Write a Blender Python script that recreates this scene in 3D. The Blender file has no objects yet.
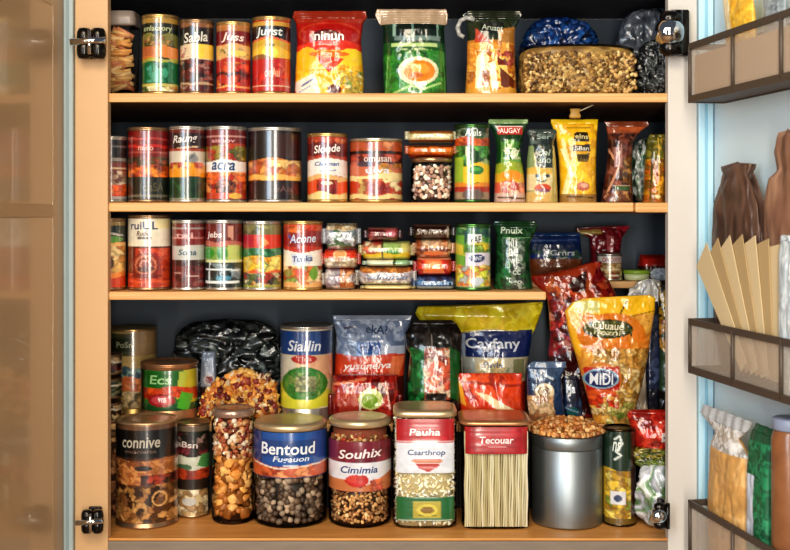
import bpy, math, random
import numpy as np
from mathutils import Vector, Matrix

# ------------------------------------------------------------------ basics
sc = bpy.context.scene
C = sc.collection
S, D, ZC, HOR = 0.0018, 2.0, 1.40, 215.0      # metres per photo pixel at the cabinet front, camera distance, eye height
def k(d): return S * (1 + d / D)
def X(px, d=0.0): return (px - 395) * k(d)
def Z(py, d=0.0): return ZC - (py - HOR) * k(d)
Z1, Z2, Z3, ZB = Z(92.5), Z(202.4), Z(292), Z(539)   # shelf tops
ZR = 0.985                                            # riser top
DEPTH = 0.44

def lin(h):
    if isinstance(h, str):
        c = [int(h[i:i+2], 16) / 255 for i in (0, 2, 4)]
    else:
        c = h
    return [x / 12.92 if x <= .04045 else ((x + .055) / 1.055) ** 2.4 for x in c]

# ------------------------------------------------------------------ materials
MATS = {}
def mat(name):
    m = bpy.data.materials.new(name); m.use_nodes = True
    MATS[name] = m
    nt = m.node_tree
    return m, nt, nt.nodes['Principled BSDF']
def plain(name, col, rough=.5, metal=0., coat=0., noise=0., nscale=20., bump=0., stretch=None):
    m, nt, b = mat(name)
    b.inputs['Roughness'].default_value = rough
    b.inputs['Metallic'].default_value = metal
    b.inputs['Coat Weight'].default_value = coat
    b.inputs['Base Color'].default_value = (*lin(col), 1)
    if noise or bump:
        tc = nt.nodes.new('ShaderNodeTexCoord'); mp = nt.nodes.new('ShaderNodeMapping')
        nz = nt.nodes.new('ShaderNodeTexNoise'); nz.inputs['Scale'].default_value = nscale; nz.inputs['Detail'].default_value = 6
        if stretch: mp.inputs['Scale'].default_value = stretch
        nt.links.new(tc.outputs['Object'], mp.inputs[0]); nt.links.new(mp.outputs[0], nz.inputs['Vector'])
        if noise:
            mx = nt.nodes.new('ShaderNodeMix'); mx.data_type = 'RGBA'
            l = lin(col)
            mx.inputs['A'].default_value = (*[c * (1 - noise) for c in l], 1)
            mx.inputs['B'].default_value = (*[min(1, c * (1 + noise)) for c in l], 1)
            nt.links.new(nz.outputs['Fac'], mx.inputs['Factor'])
            nt.links.new(mx.outputs['Result'], b.inputs['Base Color'])
        if bump:
            bp = nt.nodes.new('ShaderNodeBump'); bp.inputs['Strength'].default_value = bump; bp.inputs['Distance'].default_value = .002
            nt.links.new(nz.outputs['Fac'], bp.inputs['Height']); nt.links.new(bp.outputs[0], b.inputs['Normal'])
    return m
def painted(name, rough, coat=0., spec=.5, metal=0.):
    m, nt, b = mat(name)
    a = nt.nodes.new('ShaderNodeVertexColor'); a.layer_name = 'Col'
    nt.links.new(a.outputs['Color'], b.inputs['Base Color'])
    b.inputs['Roughness'].default_value = rough; b.inputs['Coat Weight'].default_value = coat
    b.inputs['Coat Roughness'].default_value = .17; b.inputs['Coat IOR'].default_value = 1.9; b.inputs['Metallic'].default_value = metal
    b.inputs['Specular IOR Level'].default_value = spec
    return m
def glass(name, tint, rough=.05, amount=.25):
    m, nt, b = mat(name)
    nt.nodes.remove(b); out = nt.nodes['Material Output']
    tr = nt.nodes.new('ShaderNodeBsdfTransparent'); tr.inputs[0].default_value = (*lin(tint), 1)
    gl = nt.nodes.new('ShaderNodeBsdfGlossy'); gl.inputs['Roughness'].default_value = rough
    lw = nt.nodes.new('ShaderNodeLayerWeight'); lw.inputs['Blend'].default_value = amount
    mx = nt.nodes.new('ShaderNodeMixShader')
    nt.links.new(lw.outputs['Fresnel'], mx.inputs[0]); nt.links.new(tr.outputs[0], mx.inputs[1]); nt.links.new(gl.outputs[0], mx.inputs[2])
    nt.links.new(mx.outputs[0], out.inputs[0])
    return m
def wood(name, c1, c2, rough=.45):
    m, nt, b = mat(name)
    tc = nt.nodes.new('ShaderNodeTexCoord'); mp = nt.nodes.new('ShaderNodeMapping'); mp.inputs['Scale'].default_value = (1.2, 14, 40)
    nz = nt.nodes.new('ShaderNodeTexNoise'); nz.inputs['Scale'].default_value = 5; nz.inputs['Detail'].default_value = 8; nz.inputs['Distortion'].default_value = .6
    cr = nt.nodes.new('ShaderNodeValToRGB'); cr.color_ramp.elements[0].position = .32; cr.color_ramp.elements[1].position = .68
    cr.color_ramp.elements[0].color = (*lin(c1), 1); cr.color_ramp.elements[1].color = (*lin(c2), 1)
    nt.links.new(tc.outputs['Object'], mp.inputs[0]); nt.links.new(mp.outputs[0], nz.inputs['Vector'])
    nt.links.new(nz.outputs['Fac'], cr.inputs[0]); nt.links.new(cr.outputs[0], b.inputs['Base Color'])
    b.inputs['Roughness'].default_value = rough
    return m

PAPER = painted('printed label', .35, .9)
FILM = painted('printed film', .3, .5)
DULL = painted('matte printed film', .5, .1)
FOOD = painted('dry food', .55, .1)
GOLD = plain('gold lacquered tin', 'dcb878', .3, .85)
SILVER = plain('bare tin', 'd8d4ca', .28, .85)
BRONZE = plain('dark bronze tin', 'b09070', .32, .85)
COPPER = plain('copper tin', 'd09a70', .36, .7, noise=.2, nscale=30)
BRUSHED = plain('brushed aluminium', '9ea6aa', .46, 1., noise=.12, nscale=8, stretch=(30, 30, 1))
CHROME = plain('chrome', 'dcdcdc', .08, 1.)
BLACKM = plain('blackened metal', '1c1815', .25, .6, .4)
WIRE = plain('dark wire', '5b5047', .5, .2)
GLASS = glass('clear glass', 'fafaf6', .04, .12)
TUB = glass('cloudy plastic', 'f0ece4', .2, .12)
CLEAR = glass('clear film', 'f8f6f0', .12, .06)
SHELFW = wood('oiled shelf board', 'd39a5c', 'e8ba80')
UNDERW = wood('shaded underside', '4a2f1a', '64432a', .6)  # shade beneath the shelves painted in as a darker wood
BOTTOMW = wood('bottom shelf board', 'c98a48', 'e0a45e')
BACKW = plain('slate back panel', '59636f', .7, noise=.12, nscale=6)
SIDEW = plain('dark side panel', '231c18', .7)
STILEL = plain('warm lit cream lacquer', 'cfaa80', .45, noise=.05, nscale=9)  # warm light on the left side is painted into this cream
STILER = plain('cool lit cream lacquer', 'd3cdc6', .45, noise=.05, nscale=9)  # same frame, with the cool light of the right side in its colour
DOORL = plain('tan door lacquer', 'ab9070', .35, coat=.3, noise=.07, nscale=4)
DOORR = plain('white door lacquer', 'd6ebf5', .4, noise=.03, nscale=5)  # blue tint paints the cool light onto a white door
EDGE = plain('pale blue edge band', 'a9b9bd', .3, noise=.08, nscale=20)
GREYW = plain('grey toe rail', '86796c', .6, noise=.2, nscale=14, stretch=(1, 6, 6))

# ------------------------------------------------------------------ mesh helpers
def link_mesh(name, v, f, material, parent=None, col=None, smooth=True):
    me = bpy.data.meshes.new(name)
    v = [tuple(map(float, p)) for p in v]
    me.from_pydata(v, [], [tuple(int(i) for i in q) for q in f])
    if col is not None:
        at = me.color_attributes.new('Col', 'FLOAT_COLOR', 'POINT')
        a = np.ones((len(v), 4), 'f'); a[:, :3] = col
        at.data.foreach_set('color', a.ravel())
    if smooth: me.polygons.foreach_set('use_smooth', [True] * len(me.polygons))
    me.materials.append(material)
    me.update()
    o = bpy.data.objects.new(name, me); C.objects.link(o)
    if parent: o.parent = parent
    return o
def recalc(o):
    import bmesh
    bm = bmesh.new(); bm.from_mesh(o.data); bmesh.ops.recalc_face_normals(bm, faces=bm.faces); bm.to_mesh(o.data); bm.free()
    return o
def box_data(x0, x1, y0, y1, z0, z1):
    v = [(x, y, z) for z in (z0, z1) for y in (y0, y1) for x in (x0, x1)]
    f = [(0, 2, 3, 1), (4, 5, 7, 6), (0, 1, 5, 4), (2, 6, 7, 3), (0, 4, 6, 2), (1, 3, 7, 5)]
    return v, f
def box(name, x0, x1, y0, y1, z0, z1, m, parent=None, bevel=.002):
    v, f = box_data(x0, x1, y0, y1, z0, z1)
    o = link_mesh(name, v, f, m, parent, smooth=False)
    if bevel:
        md = o.modifiers.new('bevel', 'BEVEL'); md.width = bevel; md.segments = 2; md.limit_method = 'ANGLE'
    return o
def join(parts):
    V, F, n = [], [], 0
    for v, f in parts:
        V += list(v); F += [tuple(i + n for i in q) for q in f]; n += len(v)
    return V, F
def bar_data(a, b, r, n=8):
    a, b = Vector(a), Vector(b); d = (b - a).normalized()
    u = d.orthogonal().normalized(); w = d.cross(u)
    V, F = [], []
    for p in (a, b):
        for i in range(n):
            t = 2 * math.pi * i / n
            V.append(p + r * (math.cos(t) * u + math.sin(t) * w))
    F = [(i, (i + 1) % n, n + (i + 1) % n, n + i) for i in range(n)] + [tuple(range(n))[::-1], tuple(range(n, 2 * n))]
    return V, F
def lathe_data(prof, n=48, p=2.0, ax=1., ay=1.):
    V, F = [], []
    for r, z in prof:
        for i in range(n):
            t = 2 * math.pi * i / n
            c, s = math.cos(t), math.sin(t)
            q = (abs(c) ** p + abs(s) ** p) ** (-1 / p)
            V.append((r * q * c * ax, r * q * s * ay, z))
    m = len(prof)
    for j in range(m - 1):
        for i in range(n):
            i2 = (i + 1) % n
            F.append((j * n + i, j * n + i2, (j + 1) * n + i2, (j + 1) * n + i))
    F.append(tuple(range(n))[::-1]); F.append(tuple(range((m - 1) * n, m * n)))
    return V, F
def lathe(name, prof, m, parent, n=48, p=2., ax=1., ay=1.):
    return link_mesh(name, *lathe_data(prof, n, p, ax, ay), m, parent)
def root(name, label, cat, loc, group=None):
    o = bpy.data.objects.new(name, None); C.objects.link(o)
    o.location = loc; o.empty_display_size = .02
    o['label'] = label; o['category'] = cat
    if group: o['group'] = group
    return o
def tag(o, label, cat, group=None, kind=None):
    o['label'] = label; o['category'] = cat
    if group: o['group'] = group
    if kind: o['kind'] = kind
    return o

# ------------------------------------------------------------------ noise (vectorised)
def _h(ix, iy, s):
    n = (ix.astype(np.int64) * 374761393 + iy.astype(np.int64) * 668265263 + s * 1442695041) & 0x7fffffff
    n = ((n ^ (n >> 13)) * 1274126177) & 0x7fffffff
    return ((n ^ (n >> 16)) & 0xffff) / 65535.0
def vnoise(x, y, s=0):
    ix, iy = np.floor(x), np.floor(y); fx, fy = x - ix, y - iy
    fx = fx * fx * (3 - 2 * fx); fy = fy * fy * (3 - 2 * fy)
    a, b, c, d = _h(ix, iy, s), _h(ix + 1, iy, s), _h(ix, iy + 1, s), _h(ix + 1, iy + 1, s)
    return (a * (1 - fx) + b * fx) * (1 - fy) + (c * (1 - fx) + d * fx) * fy
def fbm(x, y, s=0, o=3):
    t, a, q = 0, .5, 0
    for i in range(o):
        t = t + a * vnoise(x * 2 ** i, y * 2 ** i, s + i); q += a; a *= .5
    return t / q
def ridge(x, y, s=0, o=3):
    t, a, q = 0, .5, 0
    for i in range(o):
        t = t + a * (1 - np.abs(2 * vnoise(x * 1.9 ** i, y * 1.9 ** i, s + i) - 1)); q += a; a *= .5
    return t / q

def vn3(x, y, z, s=0):
    iz = np.floor(z); fz = z - iz; fz = fz * fz * (3 - 2 * fz)
    q0, q1 = _h(iz, iz * 0 + 3, s) * 91., _h(iz + 1, iz * 0 + 3, s) * 91.
    return vnoise(x + q0, y + q0 * 1.7, s) * (1 - fz) + vnoise(x + q1, y + q1 * 1.7, s) * fz
def ridge3(x, y, z, s=0, o=4):
    t, a, q = 0, .5, 0
    for i in range(o):
        t = t + a * (1 - np.abs(2 * vn3(x * 1.8 ** i, y * 1.8 ** i, z * 1.8 ** i, s + i) - 1)); q += a; a *= .55
    return t / q

# ------------------------------------------------------------------ printed artwork, in photo pixel units
def B(y0, y1, c, amp=0., fr=.25, ph=0.): return ('B', y0, y1, c, amp, fr, ph)
def R(x0, y0, x1, y1, c): return ('R', x0, y0, x1, y1, c)
def E(cx, cy, rx, ry, c): return ('E', cx, cy, rx, ry, c)
def O(cx, cy, rx, ry, w, c): return ('O', cx, cy, rx, ry, w, c)
def M(x0, y0, x1, y1, cols, cell, dens=1.): return ('M', x0, y0, x1, y1, cols, cell, dens)
def P(pts, c): return ('P', pts, c)
def L(pts, w, c): return ('L', pts, w, c)
def T(s, cx, cy, w, c, h=0., rot=0., sh=0.): return ('T', s, cx, cy, w, c, h, rot, sh)
def hexes(cs): return [lin(c) for c in (cs.split() if isinstance(cs, str) else cs)]
def paint(px, py, base, ops, seed=0):
    n = len(px); col = np.tile(np.array(lin(base), 'f'), (n, 1))
    for j, o in enumerate(ops):
        t = o[0]
        if t == 'T': continue
        if t == 'B':
            w = o[4] * np.sin(px * o[5] + o[6])
            mk = (py + w >= o[1]) & (py + w < o[2]); col[mk] = lin(o[3])
        elif t == 'R':
            mk = (px >= o[1]) & (px < o[3]) & (py >= o[2]) & (py < o[4]); col[mk] = lin(o[5])
        elif t == 'E':
            mk = ((px - o[1]) / o[3]) ** 2 + ((py - o[2]) / o[4]) ** 2 < 1; col[mk] = lin(o[5])
        elif t == 'O':
            q = np.sqrt(((px - o[1]) / o[3]) ** 2 + ((py - o[2]) / o[4]) ** 2)
            mk = np.abs(q - 1) < o[5] / (o[3] + o[4]); col[mk] = lin(o[6])
        elif t == 'M':
            mk = np.where((px >= o[1]) & (px < o[3]) & (py >= o[2]) & (py < o[4]))[0]
            if not len(mk): continue
            cs = np.array(hexes(o[5]), 'f'); c = o[6]; sd = seed + j
            x, y = px[mk], py[mk]
            wx = (fbm(x / c * 1.3, y / c * 1.3, sd + 3) - .5) * c * 1.5; wy = (fbm(x / c * 1.3 + 9, y / c * 1.3, sd + 4) - .5) * c * 1.5
            x, y = (x + wx) / c, (y + wy) / c
            if c >= 9:      # soft swirling patches
                g = np.clip((fbm(x * 1.1, y * 1.1, sd, 4) - .27) / .46, 0, .999) * (len(cs) - 1)
                i0 = g.astype(int); fq = np.clip((g - i0 - .3) / .4, 0, 1)[:, None]
                cc = cs[i0] * (1 - fq) + cs[np.minimum(i0 + 1, len(cs) - 1)] * fq
                cc = cc * (.78 + .5 * ridge(x * 1.4 + 5, y * 1.4, sd + 8))[:, None]
                ok = vnoise(x * .8, y * .8, sd + 12) < (1.1 if o[7] >= 1 else .25 + o[7] * .5)
                col[mk[ok]] = cc[ok]
                continue
            bx, by = np.floor(x), np.floor(y)
            best = np.full(len(mk), 1e9); idx = np.zeros(len(mk)); sel = np.zeros(len(mk)); sec = np.full(len(mk), 1e9)
            for dx in (-1, 0, 1):
                for dy in (-1, 0, 1):
                    gx, gy = bx + dx, by + dy
                    fx, fy = gx + _h(gx, gy, sd), gy + _h(gx, gy, sd + 77)
                    q = (x - fx) ** 2 + (y - fy) ** 2
                    up = q < best
                    sec = np.where(up, best, np.minimum(sec, q))
                    best = np.where(up, q, best); idx = np.where(up, _h(gx, gy, sd + 31), idx); sel = np.where(up, _h(gx, gy, sd + 57), sel)
            ok = sel < o[7]
            cc = cs[np.minimum((idx * len(cs)).astype(int), len(cs) - 1)]
            shade = np.clip(.5 + 1.3 * (np.sqrt(sec) - np.sqrt(best)), .5, 1.2) * (.75 + .5 * fbm(x * 3, y * 3, sd + 15))
            col[mk[ok]] = (cc * shade[:, None])[ok]
        elif t == 'P':
            pts = o[1]; ins = np.zeros(n, bool)
            for i in range(len(pts)):
                (xa, ya), (xb, yb) = pts[i], pts[i - 1]
                if ya == yb: continue
                cr = ((ya > py) != (yb > py)) & (px < (xb - xa) * (py - ya) / (yb - ya) + xa)
                ins ^= cr
            col[ins] = lin(o[2])
        elif t == 'L':
            pts = o[1]; mk = np.zeros(n, bool)
            for (xa, ya), (xb, yb) in zip(pts, pts[1:]):
                dx, dy = xb - xa, yb - ya; q = np.clip(((px - xa) * dx + (py - ya) * dy) / (dx * dx + dy * dy + 1e-9), 0, 1)
                mk |= np.hypot(px - xa - q * dx, py - ya - q * dy) < o[2] / 2
            col[mk] = lin(o[3])
    g = .86 + .28 * fbm(px / 5., py / 5., seed + 5)
    return np.clip(col * g[:, None], 0, 1)

_TX = {}
def text_tris(s, sh):
    key = (s, sh)
    if key not in _TX:
        cu = bpy.data.curves.new('glyphs', 'FONT'); cu.body = s; cu.align_x = 'CENTER'; cu.offset = .018; cu.shear = sh; cu.resolution_u = 3
        o = bpy.data.objects.new('glyphs', cu); C.objects.link(o)
        dg = bpy.context.evaluated_depsgraph_get(); dg.update()
        me = o.evaluated_get(dg).to_mesh()
        V = np.array([v.co[:2] for v in me.vertices]); F = [tuple(p.vertices) for p in me.polygons]
        o.evaluated_get(dg).to_mesh_clear()
        bpy.data.objects.remove(o); bpy.data.curves.remove(cu)
        lo, hi = V.min(0), V.max(0)
        _TX[key] = ((V - (lo + hi) / 2) / (hi[0] - lo[0]), F)      # width 1, centred
    return _TX[key]
def add_text(ops, V, F, COL, surf, tscale=1.):
    """surf(px, py) -> (n,3) points a hair in front of the printed surface"""
    V, F, COL = list(V), list(F), [COL]
    for o in ops:
        if o[0] != 'T': continue
        _, s, cx, cy, w, c, h, rot, sh = o
        tv, tf = text_tris(s, sh)
        p = tv * w * tscale
        if h: p[:, 1] *= h / max(1e-6, np.ptp(p[:, 1]))
        a = math.radians(rot); ca, sa = math.cos(a), math.sin(a)
        x, y = p[:, 0] * ca + p[:, 1] * sa, p[:, 0] * sa - p[:, 1] * ca
        pts = surf(cx + x, cy + y); n = len(V)
        V += list(pts); F += [tuple(i + n for i in q) for q in tf]
        COL.append(np.tile(np.array(lin(c), 'f'), (len(pts), 1)))
    return V, F, np.concatenate(COL)

# ------------------------------------------------------------------ wrapped label on a (super)round body
def wrap_label(name, parent, bx, rad, z0, z1, base, ops, m=PAPER, seed=0, span=None, p=2., ax=1., ay=1., ripple=.00012, ins=0.):
    """bx = photo box (x0, y0, x1, y1) the label fills; rad = radius; z0/z1 = local bottom/top"""
    x0, y0, x1, y1 = bx; w = x1 - x0
    full = span is None
    n = int(min(200, max(70, 2.6 * w))); n = n if full else int(n * span / 360)
    rows = int(max(14, (y1 - y0) * 1.15))
    th = (np.arange(n) / n * 2 * math.pi - math.pi / 2) if full else (-math.pi / 2 + np.linspace(-.5, .5, n) * math.radians(span))
    c, s = np.cos(th), np.sin(th); q = (np.abs(c) ** p + np.abs(s) ** p) ** (-1 / p)
    ux = q * c; uy = q * s
    vv = np.linspace(0, 1, rows)
    rng = np.random.RandomState(seed); rp = np.interp(vv, np.linspace(0, 1, 14), rng.uniform(-1, 1, 14)) * ripple
    UX = np.tile(ux, rows); UY = np.tile(uy, rows); VV = np.repeat(vv, n); RP = np.repeat(rp, n)
    V = np.stack([UX * (rad * ax + RP), UY * (rad * ay + RP), z1 + (z0 - z1) * VV], 1)
    umax = max(np.abs(ux).max(), 1e-6)
    px = (x0 + x1) / 2 + UX / umax * (w / 2 - ins); py = y0 + VV * (y1 - y0)
    col = paint(px, py, base, ops, seed)
    m_ = n if full else n - 1
    F = [(j * n + i, (j + 1) * n + i, (j + 1) * n + (i + 1) % n, j * n + (i + 1) % n) for j in range(rows - 1) for i in range(m_)]
    def surf(tx, ty):
        u = np.clip((tx - (x0 + x1) / 2) / (w / 2), -.97, .97)
        # arc wrap for round bodies, flat for square ones
        if p < 3: t = u * .97; xx = np.sin(t * 1.12) / math.sin(1.12) * .93; yy = -np.sqrt(np.clip(1 - xx ** 2, 0, 1))
        else: xx = u; yy = -np.clip(1 - np.abs(u) ** p, 0, 1) ** (1 / p)
        zz = z1 + (z0 - z1) * (ty - y0) / (y1 - y0)
        return np.stack([xx * (rad * ax + .0007), yy * (rad * ay + .0007), zz], 1)
    V, F, col = add_text(ops, V, F, col, surf, .84 if p < 3 and full else 1.)
    return link_mesh(name, V, F, m, parent, col)

# ------------------------------------------------------------------ tin cans
SEED = [10]
def can(name, label, x0, x1, yt, yb, zb, front, base, ops, metal=SILVER, group=None, rim=4, cat='can', bot=3, lid_metal=None, toptall=0):
    SEED[0] += 13
    d = front + (x1 - x0) / 2 * S
    r = (x1 - x0) / 2 * k(d)
    zt = Z(yt, front if yt < HOR + 20 else d + r * .9); h = zt - zb
    t = root(name, label, cat, (X((x0 + x1) / 2, d), d, zb), group)
    e = r * .03 + .0006
    pr = [(r * .6, .002), (r - e * 2, .0), (r - .0004, .0008), (r, .002), (r, .0035), (r - e, .0052), (r - e, h - .0064), (r, h - .0046)]
    lathe('can_body', pr, metal, t)
    lathe('lid', [(r, h - .0046), (r + .0003, h - .0022), (r - .0006, h), (r - .0022, h), (r - .003, h - .0035), (r * .8, h - .003), (r * .78, h - .0024), (r * .3, h - .0024)], lid_metal or metal, t)
    f = h / (yb - yt); kf = k(front); ly = min(HOR + (ZC - zt) / kf, 1e9); yl = HOR + (ZC - zb) / kf
    low = yt >= HOR + 20
    b0 = max(yt + rim, ly + 2.5) if low else yt + rim; b1 = min(yb - bot, yl - 1) if low else yb - bot
    wrap_label('label', t, (x0, b0, x1, b1), r - e * .45, (Z(b1, front) - zb) if low else bot * f, (Z(b0, front) - zb) if low else h - rim * f, base, ops, seed=SEED[0])
    return t

# ------------------------------------------------------------------ pouches, bags, packets
def pouch(name, label, outline, zb, d, T_, base, ops, seal=5, wr=.0025, wl=14., m=None, group=None, cat='bag', th=None, px_p=2.6, seed=None,
          seal_name='top_seal', back=None, boxy=False, res=1.0, seal_col=None, toff=.0016, lean=0.):
    """outline: [(y, xl, xr)...] photo pixels, top to bottom; T_: thickness in m; th: [(y, factor)]"""
    SEED[0] += 17
    seed = SEED[0] if seed is None else seed
    m = m or FILM
    ys = [o[0] for o in outline]; y0, y1 = ys[0], ys[-1]
    kk = k(d)
    cx = (outline[-1][1] + outline[-1][2]) / 2
    zt = Z(y0, d - T_ * .2)
    t = root(name, label, cat, (X(cx, d), d, zb), group)
    sz = (zt - zb) / (y1 - y0)
    th = th or ([(y0, .12), (y0 + .25 * (y1 - y0), .75), (y0 + .7 * (y1 - y0), 1.), (y1, .8)] if not boxy else
                [(y0, .35), (y0 + .12 * (y1 - y0), .8), (y0 + .35 * (y1 - y0), 1), (y0 + .65 * (y1 - y0), 1), (y0 + .88 * (y1 - y0), .85), (y1, .5)])
    ty, tf = [a for a, b in th], [b for a, b in th]
    XL = lambda y: np.interp(y, ys, [o[1] for o in outline]); XR = lambda y: np.interp(y, ys, [o[2] for o in outline])
    def front(px, py, off=0., sign=-1., amp=1.):
        xl, xr = XL(py), XR(py); u = (px - xl) / np.maximum(xr - xl, 1e-6); u = np.clip(u, 0, 1)
        q = np.clip(1 - np.abs(2 * u - 1) ** px_p, 0, 1) ** .62
        tt = T_ / 2 * np.interp(py, ty, tf) * q
        w = (ridge(px / wl, py / wl * .8, seed) - .55) * 1.6 + .5 * (fbm(px / wl * 2.7, py / wl * 2.2, seed + 9) - .5)
        mask = np.minimum(1, np.minimum(u, 1 - u) * 8) * np.clip((y1 - py) / 5., 0, 1)
        yy = sign * (tt + .0004 - amp * w * wr * mask * (1 if sign < 0 else .6))
        fall = lean * ((y1 - py) / (y1 - y0)) ** 1
        return np.stack([(px - cx) * kk, yy + sign * off + fall, (y1 - py) * sz], 1)
    def sheet(nm, ya, yb_, mm, crimp=False):
        nr = max(4, int((yb_ - ya) * 1.15 * res)); wmax = max(o[2] - o[1] for o in outline); nu = max(10, int(wmax * 1.1 * res))
        yv = np.linspace(ya, yb_, nr); u = np.linspace(0, 1, nu)
        PY = np.repeat(yv, nu); PX = np.concatenate([XL(y) + u * (XR(y) - XL(y)) for y in yv])
        if crimp:
            ff = front(PX, np.full_like(PY, yb_)); ff[:, 2] = (y1 - PY) * sz; ff[:, 0] = (PX - cx) * kk
            fade = np.clip((PY - ya) / max(1e-6, yb_ - ya), 0, 1)
            yy = ff[:, 1] * fade * .8
            yy = yy + .0012 * np.sin(PX / wl * 5 + seed) + .0009 * np.sin(PY * 2.4)
            A = np.stack([ff[:, 0], yy - .0006, ff[:, 2]], 1); Bk = np.stack([ff[:, 0], yy + .0008, ff[:, 2]], 1)
            if lean: pass
        else:
            A = front(PX, PY); Bk = front(PX, PY, 0, 1.)
        V = np.concatenate([A, Bk]); n = nr * nu
        col = paint(PX, PY, base, ops, seed)
        if seal_col and crimp: col = np.tile(np.array(lin(seal_col), 'f'), (n, 1)) * (.8 + .3 * fbm(PX / 4, PY / 4, seed))[:, None]
        cb = np.tile(np.array(lin(back or base), 'f'), (n, 1))
        F = []
        for j in range(nr - 1):
            a = j * nu
            for i in range(nu - 1):
                F.append((a + i, a + nu + i, a + nu + i + 1, a + i + 1))
                F.append((n + a + i, n + a + i + 1, n + a + nu + i + 1, n + a + nu + i))
            F.append((a, n + a, n + a + nu, a + nu)); e = a + nu - 1
            F.append((e, e + nu, n + e + nu, n + e))
        for i in range(nu - 1):
            F.append((i, i + 1, n + i + 1, n + i)); b = n - nu
            F.append((b + i, n + b + i, n + b + i + 1, b + i + 1))
        COL = np.concatenate([col, cb])
        if not crimp:
            V, F, COL = add_text(ops, V, F, COL, lambda a, b: front(a, b, toff))
        return link_mesh(nm, V, F, mm, t, COL)
    body = sheet('film_body' if cat != 'packet' else 'wrapper', y0 + seal, y1, m)
    if seal: sheet(seal_name, y0, y0 + seal, m, True)
    return t
def packet(label, x0, x1, y0, y1, zb, d, depth, base, ops, name='snack_packet', group=None, m=None, wr=.0018, wl=9., cat='packet', ends=True, jitter=0):
    o = [(y0, x0 + 2, x1 - 2), (y0 + .2 * (y1 - y0), x0 + 1, x1 - 1), ((y0 + y1) / 2, x0 + jitter, x1), (y1 - .2 * (y1 - y0), x0 + 1, x1 - 1 + jitter), (y1, x0 + 2, x1 - 2)]
    t = pouch(name, label, o, zb, d, depth, base, ops, seal=0, wr=wr, wl=wl, m=m, group=group, cat=cat, px_p=9., boxy=True, res=1.15)
    if ends:
        kk = k(d); h = (y1 - y0) * kk
        for s_, xe in ((-1, x0), (1, x1)):
            xx = X(xe, d) - t.location.x
            V, F = [], []
            for i in range(9):
                z = h * (.2 + .6 * i / 8); o_ = .0009 * (-1) ** i
                V += [(xx - s_ * .005, o_ - depth * .28, z), (xx + s_ * .0045, o_ - depth * .3, z), (xx + s_ * .0045, o_ - depth * .3 + .0012, z), (xx - s_ * .005, o_ - depth * .28 + .0012, z)]
            for i in range(8):
                for a in range(4):
                    F.append((4 * i + a, 4 * i + (a + 1) % 4, 4 * i + 4 + (a + 1) % 4, 4 * i + 4 + a))
            F += [(0, 1, 2, 3), (32, 33, 34, 35)]
            recalc(link_mesh('end_seal', V, F, m or FILM, t, np.tile(np.array(lin(base), 'f') * .5, (len(V), 1))))
    return t

# ------------------------------------------------------------------ lumpy crumpled film
def crumple(name, label, cat, x0, x1, y0, y1, zb, d, depth, cols, m=None, rough=.35, fr=3., seed=1, group=None, power=2.6, sub=120, parent=None, shape=None):
    """crumpled plastic: a superellipsoid with ridged folds, coloured in patches"""
    kk = k(d); W = (x1 - x0) * kk / 2; zt = Z(y0, d); H = (zt - zb)
    nu, nv = sub, sub // 2
    th = np.arange(nu) / nu * 2 * math.pi; ph = np.linspace(0, 1, nv)
    TH = np.tile(th, nv); PH = np.repeat(ph, nu)
    prof = np.clip(1 - np.abs(2 * PH - 1) ** power, 0, 1) ** (1 / power)
    if shape: prof = prof * np.interp(PH, [a for a, b in shape], [b for a, b in shape])
    c, s = np.cos(TH), np.sin(TH); q = (np.abs(c) ** 2.6 + np.abs(s) ** 2.6) ** (-1 / 2.6)
    # seamless noise: mix two projections
    nx, ny, nz = c * q, s * q, PH * 2
    asp_ = H / max(W, 1e-6)
    w = ridge3(nx * prof * fr * .8 + 11, ny * prof * fr * .8 + 5, nz * fr * .5 * min(1.6, asp_) + nx * 1.1, seed)
    w = np.clip((w - .35) / .5, 0, 1)
    f = 1 - rough * (1 - w)
    V = np.stack([nx * prof * f * W, ny * prof * f * depth / 2, PH * H * (1 - .10 * rough * (1 - w) * PH)], 1)
    cs = np.array(hexes(cols), 'f'); g = vn3(nx * fr * .9, ny * fr * .9, nz * fr * .7 + 3, seed + 20) * .6 + vn3(nx * fr * 2, ny * fr * 2, nz * fr * 1.6, seed + 21) * .4
    g = np.clip((g - .25) / .5, 0, .999); gi = g * (len(cs) - 1); i0 = gi.astype(int); fq = (gi - i0)[:, None]
    col = cs[i0] * (1 - fq) + cs[np.minimum(i0 + 1, len(cs) - 1)] * fq
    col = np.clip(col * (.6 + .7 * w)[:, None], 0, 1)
    F = [(j * nu + i, j * nu + (i + 1) % nu, (j + 1) * nu + (i + 1) % nu, (j + 1) * nu + i) for j in range(nv - 1) for i in range(nu)]
    if parent is None:
        t = root(name, label, cat, (X((x0 + x1) / 2, d), d, zb), group)
    else: t = parent
    return t, V, F, col
def crumpled_bag(name, label, *a, body='film_body', m=None, **kw):
    t, V, F, col = crumple(name, label, *a, **kw)
    link_mesh(body, V, F, m or FILM, t, col)
    return t

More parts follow.
